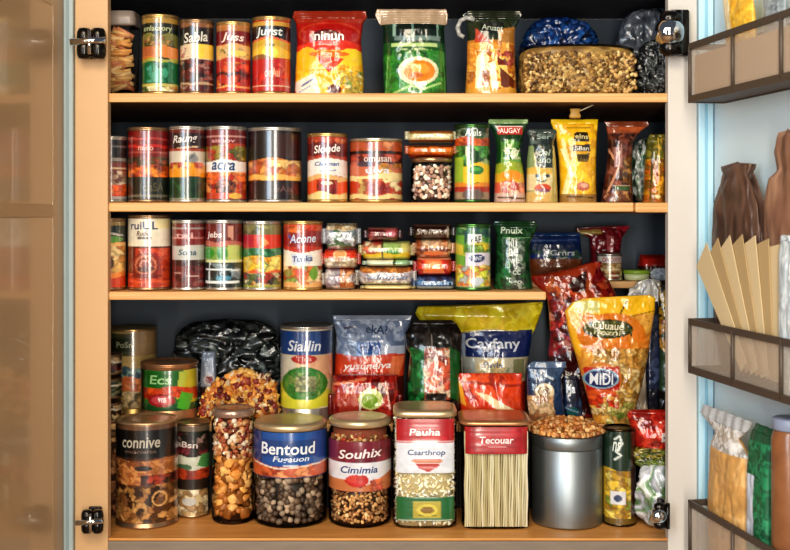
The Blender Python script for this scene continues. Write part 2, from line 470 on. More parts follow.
# ------------------------------------------------------------------ grains
_ICO = None
def ico():
    global _ICO
    if _ICO is None:
        import bmesh
        bm = bmesh.new(); bmesh.ops.create_icosphere(bm, subdivisions=2, radius=1.)
        _ICO = (np.array([v.co[:] for v in bm.verts]), [tuple(v.index for v in f.verts) for f in bm.faces]); bm.free()
    return _ICO
def grain_mesh(pts, size, asp, cols, seed=0, lump=.0):
    rng = np.random.RandomState(seed); iv, jf = ico(); cs = np.array(hexes(cols), 'f')
    V, F, CC, n = [], [], [], 0
    for p in pts:
        a = rng.normal(size=(3, 3)); qm, _ = np.linalg.qr(a)
        sc_ = size * rng.uniform(.8, 1.15) * np.array(asp)
        g = iv * (1 + lump * np.sin(iv[:, [1, 2, 0]] * 4 + rng.uniform(0, 6, 3)))
        V.append((g * sc_) @ qm.T + p); F += [tuple(i + n for i in f) for f in jf]; n += len(iv)
        c = cs[rng.randint(len(cs))] * rng.uniform(.75, 1.15)
        CC.append(np.clip(np.tile(c, (len(iv), 1)) * (1 + .25 * iv[:, [0]]), 0, 1))
    return np.concatenate(V), F, np.concatenate(CC)
def jar_grains(parent, rad, z0, z1, size, asp, cols, n, seed, p=2., ay=1., lump=0., name='jar_contents', core='3a2818'):
    rng = np.random.RandomState(seed); pts = []; tries = 0
    while len(pts) < n and tries < n * 30:
        tries += 1
        th = -math.pi / 2 + rng.uniform(-1.9, 1.9); z = rng.uniform(z0 + size, z1 - size * .3)
        c, s = math.cos(th), math.sin(th); q = (abs(c) ** p + abs(s) ** p) ** (-1 / p)
        rr = rad - size * rng.uniform(1., 1.5)
        pt = np.array((c * q * rr, s * q * rr * ay, z))
        if all(np.dot(pt - o, pt - o) > (size * 1.05) ** 2 for o in pts[-400:]): pts.append(pt)
    V, F, col = grain_mesh(pts, size, asp, cols, seed, lump); col = np.clip(col * 1.5, 0, 1)
    cv, cf = lathe_data([(rad - size * 1.6, z0), (rad - size * 1.6, z1 - size)], 32, p, 1., ay)
    nv = len(V); V = list(V) + list(cv); F = F + [tuple(i + nv for i in q) for q in cf]
    col = np.concatenate([col, np.tile(np.array(lin(core), 'f'), (len(cv), 1))])
    o = link_mesh(name, V, F, FOOD, parent, col); o['kind'] = 'stuff'
    return o

def jar(name, label, x0, x1, yt, yb, front, lid_h, lid_m, zb=None, p=2., ay=1., lid_w=0., group='glass jars along the front of the bottom shelf', neck=.9, cat='jar'):
    zb = ZB if zb is None else zb
    d = front + (x1 - x0) / 2 * S * ay
    r = (x1 - x0) / 2 * k(d)
    zt = Z(yt, d + r * ay * .85)      # the lid's back rim is its highest line in view
    h = zt - zb; lh = lid_h * k(d)
    t = root(name, label, cat, (X((x0 + x1) / 2, d), d, zb), group)
    hb = h - lh
    lathe('jar_glass', [(r * .8, .0015), (r * .93, .0), (r, .006), (r, hb - .014), (r * .985, hb - .008), (r * neck, hb - .001), (r * neck, hb)], GLASS, t, 64, p, 1., ay)
    R_ = r * (1 + lid_w)
    lathe('lid', [(R_ * .94, hb), (R_, hb + .0015), (R_, hb + lh * .62), (R_ * .97, hb + lh * .82), (R_ * .9, h - .0008), (R_ * .84, h), (R_ * .8, h - .0012), (R_ * .3, h - .0008)], lid_m, t, 64, p, 1., ay)
    f = lambda y: Z(y, front) - zb   # local height of a photo row on the jar's front face
    return t, r, hb, f

# ================================================================== setting
fl = box('floor', -2.5, 2.5, -3.2, .62, -.05, 0, plain('oak floor', 'a07850', .5, noise=.2, nscale=6, stretch=(1, 10, 1)), None, 0); fl['kind'] = 'structure'
wl_ = box('wall_back', -2.5, 2.5, .5, .6, 0, 2.7, plain('painted wall', 'c9c2b4', .8, noise=.04), None, 0); wl_['kind'] = 'structure'

# ================================================================== cabinet
XL_, XR_ = -.625, .605        # interior sides
cab = root('pantry_cabinet', 'tall wooden pantry cupboard with both doors open and four crowded shelves', 'cupboard', (0, 0, 0))
ZT = ZC + .43
box('side_panel', XL_ - .018, XL_, .022, DEPTH + .02, 0, ZT + .02, SIDEW, cab)
box('side_panel', XR_, XR_ + .018, .022, DEPTH + .02, 0, ZT + .02, SIDEW, cab)
box('back_panel', XL_, XR_, DEPTH, DEPTH + .02, .1, ZT, BACKW, cab, 0)
box('top_panel', XL_, XR_, .02, DEPTH, ZT, ZT + .02, plain('smoked top board', '4a4d55', .6, noise=.1), cab)
SH = .0172
box('shelf', XL_, XR_, .008, DEPTH, Z1 - SH, Z1, SHELFW, cab, .003)
box('shelf', XL_, .432, .008, DEPTH, Z2 - SH, Z2, SHELFW, cab, .003)
o = box('shelf_end_piece', .4335, XR_, .004, DEPTH, Z2 - SH - .002, Z2, SHELFW, cab, .005)
# third shelf is notched: shallow at the far end
xs = X(547)
V = [(XL_, .008), (xs, .008), (xs, .33), (XR_, .33), (XR_, DEPTH), (XL_, DEPTH)]
vv = [(x, y, Z3 - .0155) for x, y in V] + [(x, y, Z3) for x, y in V]
ff = [(5, 4, 3, 2, 1, 0), (6, 7, 8, 9, 10, 11)] + [(i, (i + 1) % 6, 6 + (i + 1) % 6, 6 + i) for i in range(6)]
o = link_mesh('shelf', vv, ff, SHELFW, cab, smooth=False)
md = o.modifiers.new('bevel', 'BEVEL'); md.width = .003; md.segments = 2
box('shelf', XL_, XR_, .004, DEPTH, ZB - .0045, ZB, BOTTOMW, cab, .001)
box('bottom_rail', XL_, XR_, .002, .024, ZB - .14, ZB - .005, GREYW, cab, .002)
box('lower_panel', XL_, XR_, .012, .03, .1, ZB - .141, plain('lower front', 'b08c68', .4), cab, .002)
box('toe_kick', XL_, XR_, .05, .07, 0, .1, SIDEW, cab, 0)
# step riser behind the front row of the bottom shelf
box('riser_board', XL_ + .01, XR_ - .01, .205, DEPTH - .005, ZR - .015, ZR, SHELFW, cab, .002)
box('riser_front', XL_ + .01, XR_ - .01, .21, .222, ZB, ZR - .0155, SIDEW, cab, 0)
# face frame
box('face_frame', X(75), X(108), -.001, .0215, .1, ZT + .04, STILEL, cab, .0015)
box('face_frame', X(668), X(697), -.001, .0215, .1, ZT + .04, STILER, cab, .0015)
box('top_rail', X(108), X(668), 0, .0215, ZT, ZT + .06, STILEL, cab, .0015)

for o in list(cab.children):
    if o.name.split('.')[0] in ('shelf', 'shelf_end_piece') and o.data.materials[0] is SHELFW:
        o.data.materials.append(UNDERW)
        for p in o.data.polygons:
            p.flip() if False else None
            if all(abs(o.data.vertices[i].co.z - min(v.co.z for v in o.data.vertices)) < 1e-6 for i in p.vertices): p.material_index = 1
# doors -------------------------------------------------------------
def door(hx, ang, width, m, side):
    """inner face points into the opening; local x runs from the hinge outwards, local y is the inner face normal"""
    e = box('door', 0, width, -.02 if side < 0 else 0, 0 if side < 0 else .02, .12, ZT + .05, m, cab, .002)
    e.location = (hx, -.012, 0)
    e.rotation_euler = (0, 0, ang)
    return e
# left door: opens towards the camera, inner face looks at +x
aL = math.radians(-96)
dl = door(X(66), aL, .56, DOORL, -1)
zt_ = Z(10, -.02)
def on_door(e, name, x0, x1, y0, y1, z0, z1, m, bev=.002):
    return box(name, x0, x1, y0, y1, z0, z1, m, e, bev)
PANL = plain('tan panel', 'b39878', .25, coat=.5, noise=.08, nscale=3)
# hinge-side strip, frame mouldings and two sunk panels
on_door(dl, 'door_stile', .012, .05, .0, 0.0010, .12, ZT + .05, DOORL)
on_door(dl, 'door_stile', .51, .56, .0, 0.0010, .12, ZT + .05, DOORL)
on_door(dl, 'door_rail', .05, .51, .0, .0010, zt_, ZT + .05, DOORL)
on_door(dl, 'door_rail', .05, .51, 0, .0012, Z(217, -.1), Z(205, -.1), plain('darker tan rail', 'a98c6c', .4))  # middle rail in a slightly darker tan
on_door(dl, 'door_panel', .051, .509, .0, .0007, Z(204, -.1), zt_ - .001, PANL, 0)
on_door(dl, 'door_panel', .051, .509, .0, .0007, .2, Z(218, -.1), PANL, 0)
# right door
aR = math.radians(-80)
dr = door(X(712), aR, .56, DOORR, 1)
for e in (dl, dr): pass
# pale edge bands beside the face frame
box('edge_band', X(65), X(74.6), -.0115, .02, .12, ZT + .05, EDGE, cab, .0015)
o = box('edge_band', X(68), X(70.5), -.0145, -.012, .12, ZT + .05, plain('soft blue seal', '8a9ea6', .4), cab, .001)
box('edge_band', X(697.4), X(712), -.0115, .02, .12, ZT + .05, plain('bright blue edge', 'bfe3f2', .3), cab, .0015)
box('edge_band', X(703), X(705.5), -.0145, -.012, .12, ZT + .05, plain('blue seal', '8fc4dc', .4), cab, .001)

def hinge(px, py, side, s=1., big=False):
    x, z = X(px, -.02), Z(py, -.02)
    base = box('hinge', x - .014 * s, x + .014 * s, -.008, -.0012, z - .024 * s, z + .024 * s, BLACKM, cab, .003)
    pr = [(0.004, -.016), (.0105, -.0145), (.0135, -.008), (.0142, 0), (.0135, .008), (.0105, .0145), (.004, .016)]
    for dx, dz in ((-.011, .009), (.011, .009), (-.011, -.012), (.011, -.012)):
        v, f = lathe_data([(r * .86 * s, q * s * .9) for r, q in pr], 20)
        v = [(a + x + dx * s, -.02 - .004 + b, c + z + dz * s) for a, b, c in v]
        kn = link_mesh('hinge_knuckle', v, f, BLACKM, base)
    v, f = bar_data((x - .03 * s, -.0365, z - .001), (x + .026 * s, -.0365, z + .003), .0055 * s, 12)
    link_mesh('hinge_pin', v, f, CHROME, base)
    v, f = bar_data((x, -.037, z - .02 * s), (x, -.037, z + .018 * s), .0035 * s, 10)
    link_mesh('hinge_screw', v, f, CHROME, base)
hinge(92, 43, -1, 1.12)
hinge(93, 520, -1, .85)
# right hinges: a chrome cup on a dark plate, overlapping the opening
def cup_hinge(px, py, pw, s=1.):
    x, z = X(px, -.03), Z(py, -.03)
    base = box('hinge', x + .004, x + .004 + pw, -.02, -.0012, z - .03 * s, z + .034 * s, BLACKM, cab, .004)
    pr = [(.003, -.02), (.011, -.0185), (.017, -.012), (.0195, 0), (.0175, .01), (.012, .0165), (.004, .019)]
    v, f = lathe_data([(r * s, q * s) for r, q in pr], 28)
    v = [(c + x, a - .034, b + z) for a, b, c in v]
    link_mesh('hinge_cup', v, f, CHROME, base)
    for dz in (-.021, .019):
        v, f = lathe_data([(r * .62 * s, q * .8 * s) for r, q in pr], 20)
        v = [(c + x + .004, a - .032, b + z + dz * s) for a, b, c in v]
        link_mesh('hinge_knuckle', v, f, BLACKM, base)
    v, f = bar_data((x + .016, -.036, z + .03 * s), (x + .016, -.036, z - .03 * s), .005 * s, 12)
    link_mesh('hinge_pin', v, f, BLACKM, base)
cup_hinge(669, 33, .036, 1.3)
cup_hinge(658, 515, .012, .75)

# ================================================================== shelf 1
G1 = 'tins standing on the top shelf'
F_ = .03
# clear tub of pasta, partly behind the frame
t = root('pasta_tub', 'cloudy clear lidded tub of pasta at the hinge end of top shelf', 'tub', (X(121, .08), .08, Z1))
kk = k(.08); hw = 17 * kk
hT = Z(10, .05) - Z1
lathe('tub_body', [(hw * .86, .001), (hw * .9, 0), (hw * .98, hT * .8), (hw, hT * .82)], TUB, t, 48, 6., 1., 1.)
lathe('tub_lid', [(hw, hT * .82 + .0004), (hw * 1.04, hT * .84), (hw * 1.04, hT * .9), (hw * .97, hT * .99), (hw * .6, hT), (hw * .2, hT)], plain('cloudy lid', '8a7f78', .3), t, 48, 6.)
rng = np.random.RandomState(4); V, F, CC = [], [], []
for i in range(80):
    zc_ = hT * (.04 + .68 * (i / 80)); a = rng.uniform(-.6, .6); xx = rng.uniform(-.4, .4) * hw; yy = -hw * rng.uniform(.1, .6)
    u = Vector((math.cos(a), .2, math.sin(a) * .8)).normalized() * hw * rng.uniform(.38, .55)
    cpt = Vector((xx, yy, zc_ + .008)); v, f = bar_data(cpt - u, cpt + u, .0042, 8)
    n = len(V); V += v; F += [tuple(j + n for j in q) for q in f]
    CC.append(np.tile(np.array(lin(['f4cc90', 'e8b070', 'f8dcac', 'd89878'][rng.randint(4)]), 'f'), (len(v), 1)))
o = link_mesh('pasta', V, F, FOOD, t, np.concatenate(CC)); o['kind'] = 'stuff'

can('food_can', 'tin with dark green foot, orange band and gold rims next to pasta tub', 142, 179, 14, 93.5, Z1, F_, '26301c', [
    B(18, 23, 'a8843c'), B(23, 34, '1b2316'), T('smlacrory', 160.5, 29, 33, 'b9c094', 7), B(34, 46, '7d7a3c', 1.5, .3), M(146, 36, 176, 45, '8a4a2e b08a50 5f5a28 a06848', 5, .7), B(46, 58, 'd07f38', 1.2, .2), R(143, 46, 158, 56, 'b9683c'),
    B(58, 62, 'a9a848', 1), B(62, 83, '0f6a3e', .8, .3), E(162, 73, 9, 9, '3f9a78'), M(150, 64, 176, 82, '0d5a34 1c8050 4aa58a 0a4428', 6, .6), B(83, 86, 'c8bb60'), M(143, 86, 179, 91, 'd9c98a 4f6a38 c89048 e8e0b0', 4)], GOLD, G1)
can('food_can', 'tin with black top, cream middle and speckled maroon lower half on top shelf', 180, 214, 19, 93.5, Z1, F_, '5a1c16', [
    B(23, 27, '8a5a38'), B(27, 44, '17110e', 1, .3), T('Sabla', 198, 37, 27, 'ded8c8', 10, -6, .2), B(44, 59, 'd9c3a0', .8, .2), R(201, 44, 214, 58, 'ecc544'), M(182, 47, 199, 57, 'b07868 d9b8a0 a8756a', 5, .6), B(59, 90, '561a18'), M(180, 61, 214, 88, '3a1110 6e2018 8a3424 2a0e10 a8786a', 4.5, .8), B(82, 84, 'b89a78', .6)], BRONZE, G1)
can('food_can', 'red tin with beige band and orange flashes, third round tin on top shelf', 216, 251, 21, 93.5, Z1, F_, 'b02a1a', [
    B(25, 31, 'b07038'), B(31, 44, '7d1818'), T('Juss', 235, 38, 25, 'f0ddd0', 10, 4, .2), B(44, 58, 'd8a868', 1.2, .22), M(220, 48, 250, 56, 'b8934a d0b080 8f7a3c', 4, .6), E(240, 53, 8, 3, 'e8c860'), B(58, 90, 'b3281a', 1), M(218, 62, 250, 85, 'c8341c e07a30 7a1512 d8542a 4a0f0f', 7, .8), B(72, 75, '4a1512', 1, .4), B(85, 87, 'e8a058', .6)], GOLD, G1)
can('food_can', 'gold rimmed red tin with yellow arc band beside the cheese snack bag', 252, 291, 16, 93.5, Z1, F_, 'b02018', [
    B(21, 26, 'c99a40'), B(26, 40, '14110f'), T('Jurst', 271, 32.5, 30, 'dfe6e2', 11, 0, .15), B(40, 58, 'e3b838', 0), P([(252, 43), (271, 36), (291, 43), (291, 50), (271, 43), (252, 50)], 'c8a030'), P([(252, 40), (271, 35.5), (291, 40), (291, 42), (271, 38), (252, 42)], 'd8683a'), E(272, 52, 8, 6, 'cfd85a'), T('ore', 272, 45, 10, '2c4a24', 3), B(56, 60, '8a5a28', 2, .15), B(59, 87, 'b81f18', 1.5, .16), M(256, 63, 288, 85, 'c8281c a01812 d85a3a 981410', 9, .5), T('oeAu', 274, 72, 16, 'e8b090', 9), B(84.5, 86, 'e8d0a8')], GOLD, G1)

pouch('snack_bag', 'red and yellow cheese snack bag with white lettering on top shelf', [(10, 294, 366), (16, 292.5, 367), (22, 296, 363), (40, 297, 361), (75, 295, 364), (93, 294, 363)], Z1, .075, .075, 'c8351c', [
    B(10, 23, '9a2a14'), B(23, 45, 'a3160f'), P([(296, 28), (330, 20), (364, 28), (364, 48), (296, 48)], 'a8150f'), O(330, 34, 30, 11, 2, 'b83a20'), E(327, 37, 15, 7, '5a0a14'),
    B(42, 52, 'd8321a', 3, .08), M(296, 50, 364, 93, 'f2b01c f5c83a e88a1a f7d458 d8861c', 16), E(308, 59, 12, 12, 'f7b51a'), E(352, 57, 12, 9, 'f5cb30'), P([(318, 56), (345, 58), (338, 66), (330, 72), (322, 64)], 'd23c18'), E(330, 54, 20, 3, 'e8701c'), P([(296, 80), (316, 72), (322, 93), (296, 93)], 'eee4d0'), L([(303, 84), (314, 78)], 1.8, '5a6a98'), L([(300, 90), (312, 84)], 1.2, '8a98b0'), E(335, 88, 7, 5, '5a1a10'), M(340, 70, 364, 92, 'f4dc78 d8c050 f0c030 b8a850', 6, .7), M(345, 70, 362, 86, 'e0d8a0 88a048 d8b040', 4, .5), T('ninun', 330, 36.5, 29, 'fbf3ea', 8.5, 0, 0)], seal=8, seal_col='8f2a16')
pouch('snack_bag', 'dark green bag with orange disc emblem and rolled brown paper top', [(8, 377, 446), (14, 375, 448), (22, 379, 447), (26, 383, 444), (60, 383, 446), (93, 384, 447)], Z1, .08, .075, '1d5a20', [
    B(8, 24, 'b9a085'), B(22, 42, '10301c'), R(393, 23, 438, 36, '0c1f18'), R(393, 23, 396, 36, '8aa898'), R(411, 23, 413.5, 38, '6a8a80'), R(436, 23, 438, 36, '7a9a88'), R(394, 36, 440, 40, '6a8078'), R(391, 43, 437, 47, 'b8cf88'), M(396, 48, 432, 52, '9fc46a c0d890 2c6a28', 4, .8),
    B(52, 93, '2a7424'), M(383, 50, 447, 93, '1f5f1e 2c7a26 348a2e 236a22 174a18', 9), E(418, 70, 20, 13.5, 'dfe0b8'), E(419, 70, 15.5, 10.5, 'e08820'), E(420, 68, 9, 5, 'f0a436'), E(416, 74, 7, 3, 'c86a18'), L([(394, 91), (410, 84), (424, 87), (440, 81)], 2.2, 'a8cf80'), L([(388, 56), (386, 90)], 1.4, '7ab868'), L([(443, 52), (445, 90)], 1.4, '6aa860')], seal=16, seal_name='rolled_top', seal_col='b39a80')
cp = pouch('coffee_pouch', 'amber pouch with dark folded green top between green bag and granola block', [(10, 468, 520), (14, 462, 522), (20, 466, 519), (30, 467, 515), (60, 467, 515), (93, 465, 517)], Z1, .075, .06, 'c07a28', [
    B(10, 22, '1c2a16'), B(22, 40, '27301a'), R(480, 22, 503, 34, '141c18'), T('Aruant', 491.5, 28, 21, 'b8c0b0', 6, 6), P([(475, 28), (498, 50), (512, 64), (500, 66), (474, 44)], 'b8401c'), P([(497, 30), (515, 26), (515, 56), (500, 52)], 'a87432'),
    B(48, 93, 'd08a30', 3, .2), M(467, 42, 516, 93, 'e0a038 c87a28 f0c468 a85a20 d89030', 12), P([(476, 56), (482, 50), (486, 92), (474, 92)], 'fff0c0'), P([(489, 62), (494, 60), (496, 86), (490, 88)], 'fff4d0'), P([(498, 66), (514, 78), (512, 90), (500, 84)], '6a2c10'), R(481, 70, 489, 84, '9a5a20'), M(496, 50, 513, 64, 'a03a2c c86050 7a2818', 4, .8), B(86, 93, 'd8a03c', 1)], seal=9, seal_col='20281a')  # the pale cream strips are highlights painted on the amber film

V, F, kk = [], [], k(.07)
pts_ = [Vector(((x - 491) * kk, -.012, (93 - y) * kk)) for x, y in ((474, 17), (466, 15), (460, 18), (457, 25), (459, 32), (463, 34))]
for p, q in zip(pts_, pts_[1:]):
    v, f = bar_data(p, q + (q - p) * .15, .0042, 8); n = len(V); V += v; F += [tuple(i + n for i in z) for z in f]
link_mesh('tie_strip', V, F, plain('pale tie strip', 'a8a8a4', .3, coat=.5), cp)

# granola block in film
t, V, F, col = crumple('granola_loaf', 'brick shaped nut and seed block wrapped in clear film, low on top shelf', 'snack', 517, 635, 48, 93.5, Z1, .1, .11, 'a08048 7a5c34 b8985c 5a4026', fr=4., rough=.06, seed=8, power=7., sub=140)
box_v = V
bl = link_mesh('seed_block', V * np.array([.97, .97, .98]), F, FOOD, t, col)
rng = np.random.RandomState(12); hx = 57 * k(.05); hz = .0815
pts = []
for i in range(620):
    pts.append((rng.uniform(-hx * .97, hx * .97), -.0505 * (1 - .0) + rng.uniform(-.001, .002), rng.uniform(.006, hz - .004)))
pts = [p for p in pts if abs(p[0]) < hx * .93 or .012 < p[2] < hz - .012]
gv, gf, gc = grain_mesh(pts, .0042, (1.25, .9, .7), 'c8a468 e0c890 7a5834 8a6c3c b08a50 5a4026 d8b878 a88048', 3, .15)
o = link_mesh('seeds', gv, gf, FOOD, t, gc); o['kind'] = 'stuff'
link_mesh('clear_wrap', V * np.array([1.03, 1.09, 1.02]), F, CLEAR, t)
crumpled_bag('plastic_bag', 'crumpled dark blue plastic bag stuffed behind the nut block', 'bag', 519, 600, 17, 93, Z1, .22, .1, '0a1630 163a78 0d1f48 2c62a8 08102a', fr=6.5, rough=.4, seed=21)
crumpled_bag('plastic_bag', 'crumpled grey plastic bag at the far end of top shelf', 'bag', 616, 686, 8, 93, Z1, .26, .1, '3c4048 6a6e78 50545c 888c94 2a2e38', fr=3.6, rough=.35, seed=31)
crumpled_bag('plastic_bag', 'small black shiny plastic bag beside the nut block on top shelf', 'bag', 635, 682, 40, 93, Z1, .1, .07, '0b0c0e 15171a 202428 5a6060 0a0a0c', fr=6, rough=.45, seed=41)

# bag clip sticking out over the second shelf
t = root('bag_clip', 'tan bag clip with thin white stick on top of the yellow pouch', 'clip', (X(575, .06), .06, Z(118.5, .06)))
kk = k(.06)
v, f = lathe_data([(5 * kk, 0), (6 * kk, .004), (4.6 * kk, .010), (5.4 * kk, .0165), (5 * kk, .0175)], 20, 4., 1., .5); link_mesh('clip_body', v, f, plain('tan clip', 'c99a48', .4), t)
v, f = bar_data((3 * kk, -.001, .012), (23 * kk, -.004, .0285), .0012, 8); link_mesh('clip_stick', v, f, plain('pale stick', 'd8cbb0', .4), t)

# ================================================================== shelf 2
G2 = 'tins standing on the second shelf'
yb2 = 203.5
can('food_can', 'dark striped tin half hidden by the frame on second shelf', 94, 127, 136, yb2, Z2, F_, '2a1a16', [
    B(140, 158, '1c1816'), B(146, 148, '6a6460'), B(158, 162, '8a8078'), B(162, 172, '7a3c34', 1, .3), B(168, 170, 'c8b088'), B(172, 185, '8a5a48', 1), M(96, 172, 127, 186, 'a88a70 6a3428 c8b098', 5, .7), B(185, 197, 'c8401c', 1), M(100, 186, 127, 196, 'e0602a a82c18 f08a50', 6, .7), B(197, 204, 'a8a098')], SILVER, G2)
can('food_can', 'red topped tin with orange band and black foot on second shelf', 128, 169, 127, yb2, Z2, F_, '1c1a10', [
    B(130, 158, '7a1512'), B(138, 140, 'b84038', .5), B(145, 148, 'c02a20', .6), B(152, 154, 'a04a40'), T('naeo', 150, 149, 16, 'e0a898', 4), B(158, 166, '5a3a18', 1), M(130, 157, 168, 168, '6a4a20 8a3a1a 3a2a14', 5), B(166, 178, 'b8481a', 1, .25), M(130, 166, 168, 178, 'd86a20 a83a18 e88a30 7a2412', 6), B(178, 200, '1a1c10'), T('oaSA', 157, 188, 22, '5a5438', 9), B(196, 198, '6a6450')], BRONZE, G2)
can('food_can', 'maroon tin with white script, cream panel and green foot on second shelf', 169, 206, 126, yb2, Z2, F_, '2c120f', [
    B(129, 133, '6a2018'), B(133, 149, '240e10'), T('Raung', 188, 140, 28, 'e0d8d0', 10, -6, .35), L([(180, 149), (200, 147)], 1.4, 'd8b890'), B(149, 152, '9a3a20'), B(152, 167, 'cbc2b0'), P([(187, 166), (190, 156), (198, 153), (201, 160), (196, 167)], '8a8a88'), L([(186, 164), (197, 156)], 1, '4a4a48'), B(165, 178, 'e0941c', 1.2, .2), M(170, 163, 205, 169, 'c8481c e8b048 b83a18', 5, .8), B(178, 200, '143d1c'), M(170, 180, 206, 199, '0f3016 1c4f24 123a1a', 6, .6), B(199, 204, '888a70')], SILVER, G2)
can('food_can', 'tin with white name flag above heaped orange prawns on second shelf', 206, 247, 126, yb2, Z2, F_, '7a1c16', [
    B(129, 146, '701a18'), B(136, 137.5, 'c08a80'), T('aisaov', 226, 141, 26, 'd8a0a0', 4), B(146, 160, '9a7a2a', 1, .2), R(230, 144, 246, 160, 'b8401c'), M(208, 146, 246, 160, '8a7a24 b85a20 a83418 c8a040 5a5a20', 6, .7), P([(206, 164), (226, 159), (247, 163), (247, 174), (206, 173)], 'e8e4de'), R(206, 162, 247, 173, 'e8e4de'), T('acra', 226, 167, 26, '2a4a78', 8, 2, .2), M(206, 173, 247, 195, 'd8401c e86a2a b82818 f0904a 8a1c14', 7), E(228, 187, 11, 7, '6a2a1c'), M(219, 182, 238, 194, '8a4a30 c87a50 4a1a14', 4), B(194, 200, 'b8401c'), E(238, 197, 6, 3, 'e0b048')], SILVER, G2)
can('food_can', 'wide dark metallic tin with orange food picture band, widest tin on second shelf', 248, 302, 127, yb2, Z2, F_, '120e10', [
    B(131, 160, '100d12'), R(278, 133, 302, 158, '3a1c14'), B(160, 181, 'c87a34', 2, .12), M(248, 161, 302, 181, 'e0a050 c86a2c f0c478 a84a20 d89048', 8), B(176, 181, 'e8b458', 1), B(181, 200, '1e1214'), M(284, 184, 300, 196, '5a2a24 3a1a18', 5, .5), T('vAIa', 286, 190, 20, '6a4a44', 6)], SILVER, G2)
can('food_can', 'red tin with white band above tomato swirl, beside short wide jar', 307, 348, 133, yb2, Z2, F_, 'b83018', [
    B(137, 145, 'a83418'), M(309, 138, 347, 145, 'c8552c 8a2014 d86a3a', 7, .6), B(143, 157, '6a1a16', 1, .2), T('Slonde', 328, 149, 30, 'f4efe8', 8, -5, .25), B(157, 160, 'a8442c', 1), B(160, 177, 'e8e3da', 1.5, .12), T('Ciayman', 328, 165, 27, '2a4f98', 5.5, 0, .25), L([(322, 172), (337, 171)], 1.2, '8a96b0'), B(176, 183, 'e0b070', 2, .16), B(181, 194, 'e0541c', 2, .18), E(328, 189, 10.5, 8, '8a1c14'), M(318, 181, 338, 197, 'a02818 c04a30 701410', 5, .8), E(328, 184, 6, 2, 'f0c8a0'), B(194, 204, 'e8cd88', 2, .2)], GOLD, G2)
can('food_jar', 'short wide jar with orange brown lid and red pepper label on second shelf', 349, 403, 138, yb2, Z2, F_, 'a83018', [
    B(142, 151, 'b0502a'), M(350, 142, 403, 151, 'c86a3a a04022 d88a58', 8, .6), B(151, 154, '1c100e'), B(154, 166, '6a1c1c'), M(351, 155, 402, 168, '8a2a22 b8503a 5a1418 4a3a48', 7, .8), T('omusan', 378, 160, 30, 'd8c4b8', 5), B(166, 176, 'c86a48', 1.5, .15), T('uiva', 378, 171, 26, 'e0e0e4', 6), M(380, 164, 402, 174, 'd8a048 b87a30', 6, .7), B(175, 186, 'ecd79a', 2, .1), B(184, 196, 'b8401c', 2.5, .13), M(351, 180, 402, 197, 'e0b870 c06030 f0dca8 a83818', 8, .55), E(379, 189, 11, 6.5, 'a82014'), M(369, 184, 390, 195, 'b83020 d86048 8a1810', 5, .8), B(196, 201, 'e3cf90', 1.5, .18)], GOLD, G2, cat='jar', lid_metal=SILVER)

# clear jar of beans with two packets on top
tj, r, hb, f = jar('bean_jar', 'small clear jar of pale beans under two flat packets on second shelf', 411, 453, 159, 203.5, .035, 5, BRONZE, Z2, group=None, lid_w=.01)
jar_grains(tj, r * .95, .004, hb - .006, .0046, (1.3, .8, .8), 'c0a090 e0d0c0 8a6a60 a88878 f0e4d8', 130, 51, core='4a3a34')
pz = Z2 + hb + 5 * k(.073) + .0006
packet('cream flat snack packet, upper of two lying on the bean jar', 407, 455, 131, 145, pz + 14 * k(.05) + .0008, .075, .075, 'd8cfa0', [B(131, 136, 'a8622a', .7), B(135, 143, 'e8dfb0', .6), M(410, 135, 453, 143, 'efe6bc d8cc90 c8b878', 6, .6), B(142.5, 145, '8a4a1c')], wr=.001)
packet('orange flat snack packet, lower of two lying on the bean jar', 407, 455, 145, 159, pz, .075, .075, 'd8661c', [B(145, 148.5, '5a2410'), B(148.5, 156, 'e2761f', .6), M(412, 149, 452, 156, 'f0903a e07020 d05a18', 7, .7), B(156, 159, 'a83a14')], wr=.001)

can('food_can', 'tall green and yellow tin with lemon and leaf label on second shelf', 454, 490, 124, yb2, Z2, F_, '2f6a1e', [
    B(128, 137, '1d3a20'), M(456, 128, 489, 138, '2a4a2c 6a7a60 c8d0c0 183020', 5, .8), T('Auls', 472, 133, 18, 'dfe6da', 7), B(138, 147, 'c8501c', 1.2, .22), M(458, 139, 489, 146, 'd86a24 a83a18', 6, .6), B(146, 166, '2f7a26'), M(455, 147, 490, 167, '1f5f1e 3a8a2c 60a84a 184a18 b0c888', 6), P([(464, 148), (467, 146), (469, 168), (466, 168)], 'e8e8b0'), B(165, 185, 'ecc01c', 2, .2), R(454, 158, 462, 184, '9ab830'), E(475, 171, 8, 4.5, '1f7a26'), E(475, 170, 5, 1.6, '58a848'), B(184, 189, 'e08a24', 1), B(188, 193, 'a82a18'), B(193, 204, '9a8468'), E(472, 196, 11, 6, '6a5a50')], plain('green tin', '4f7a48', .3, .9), G2)
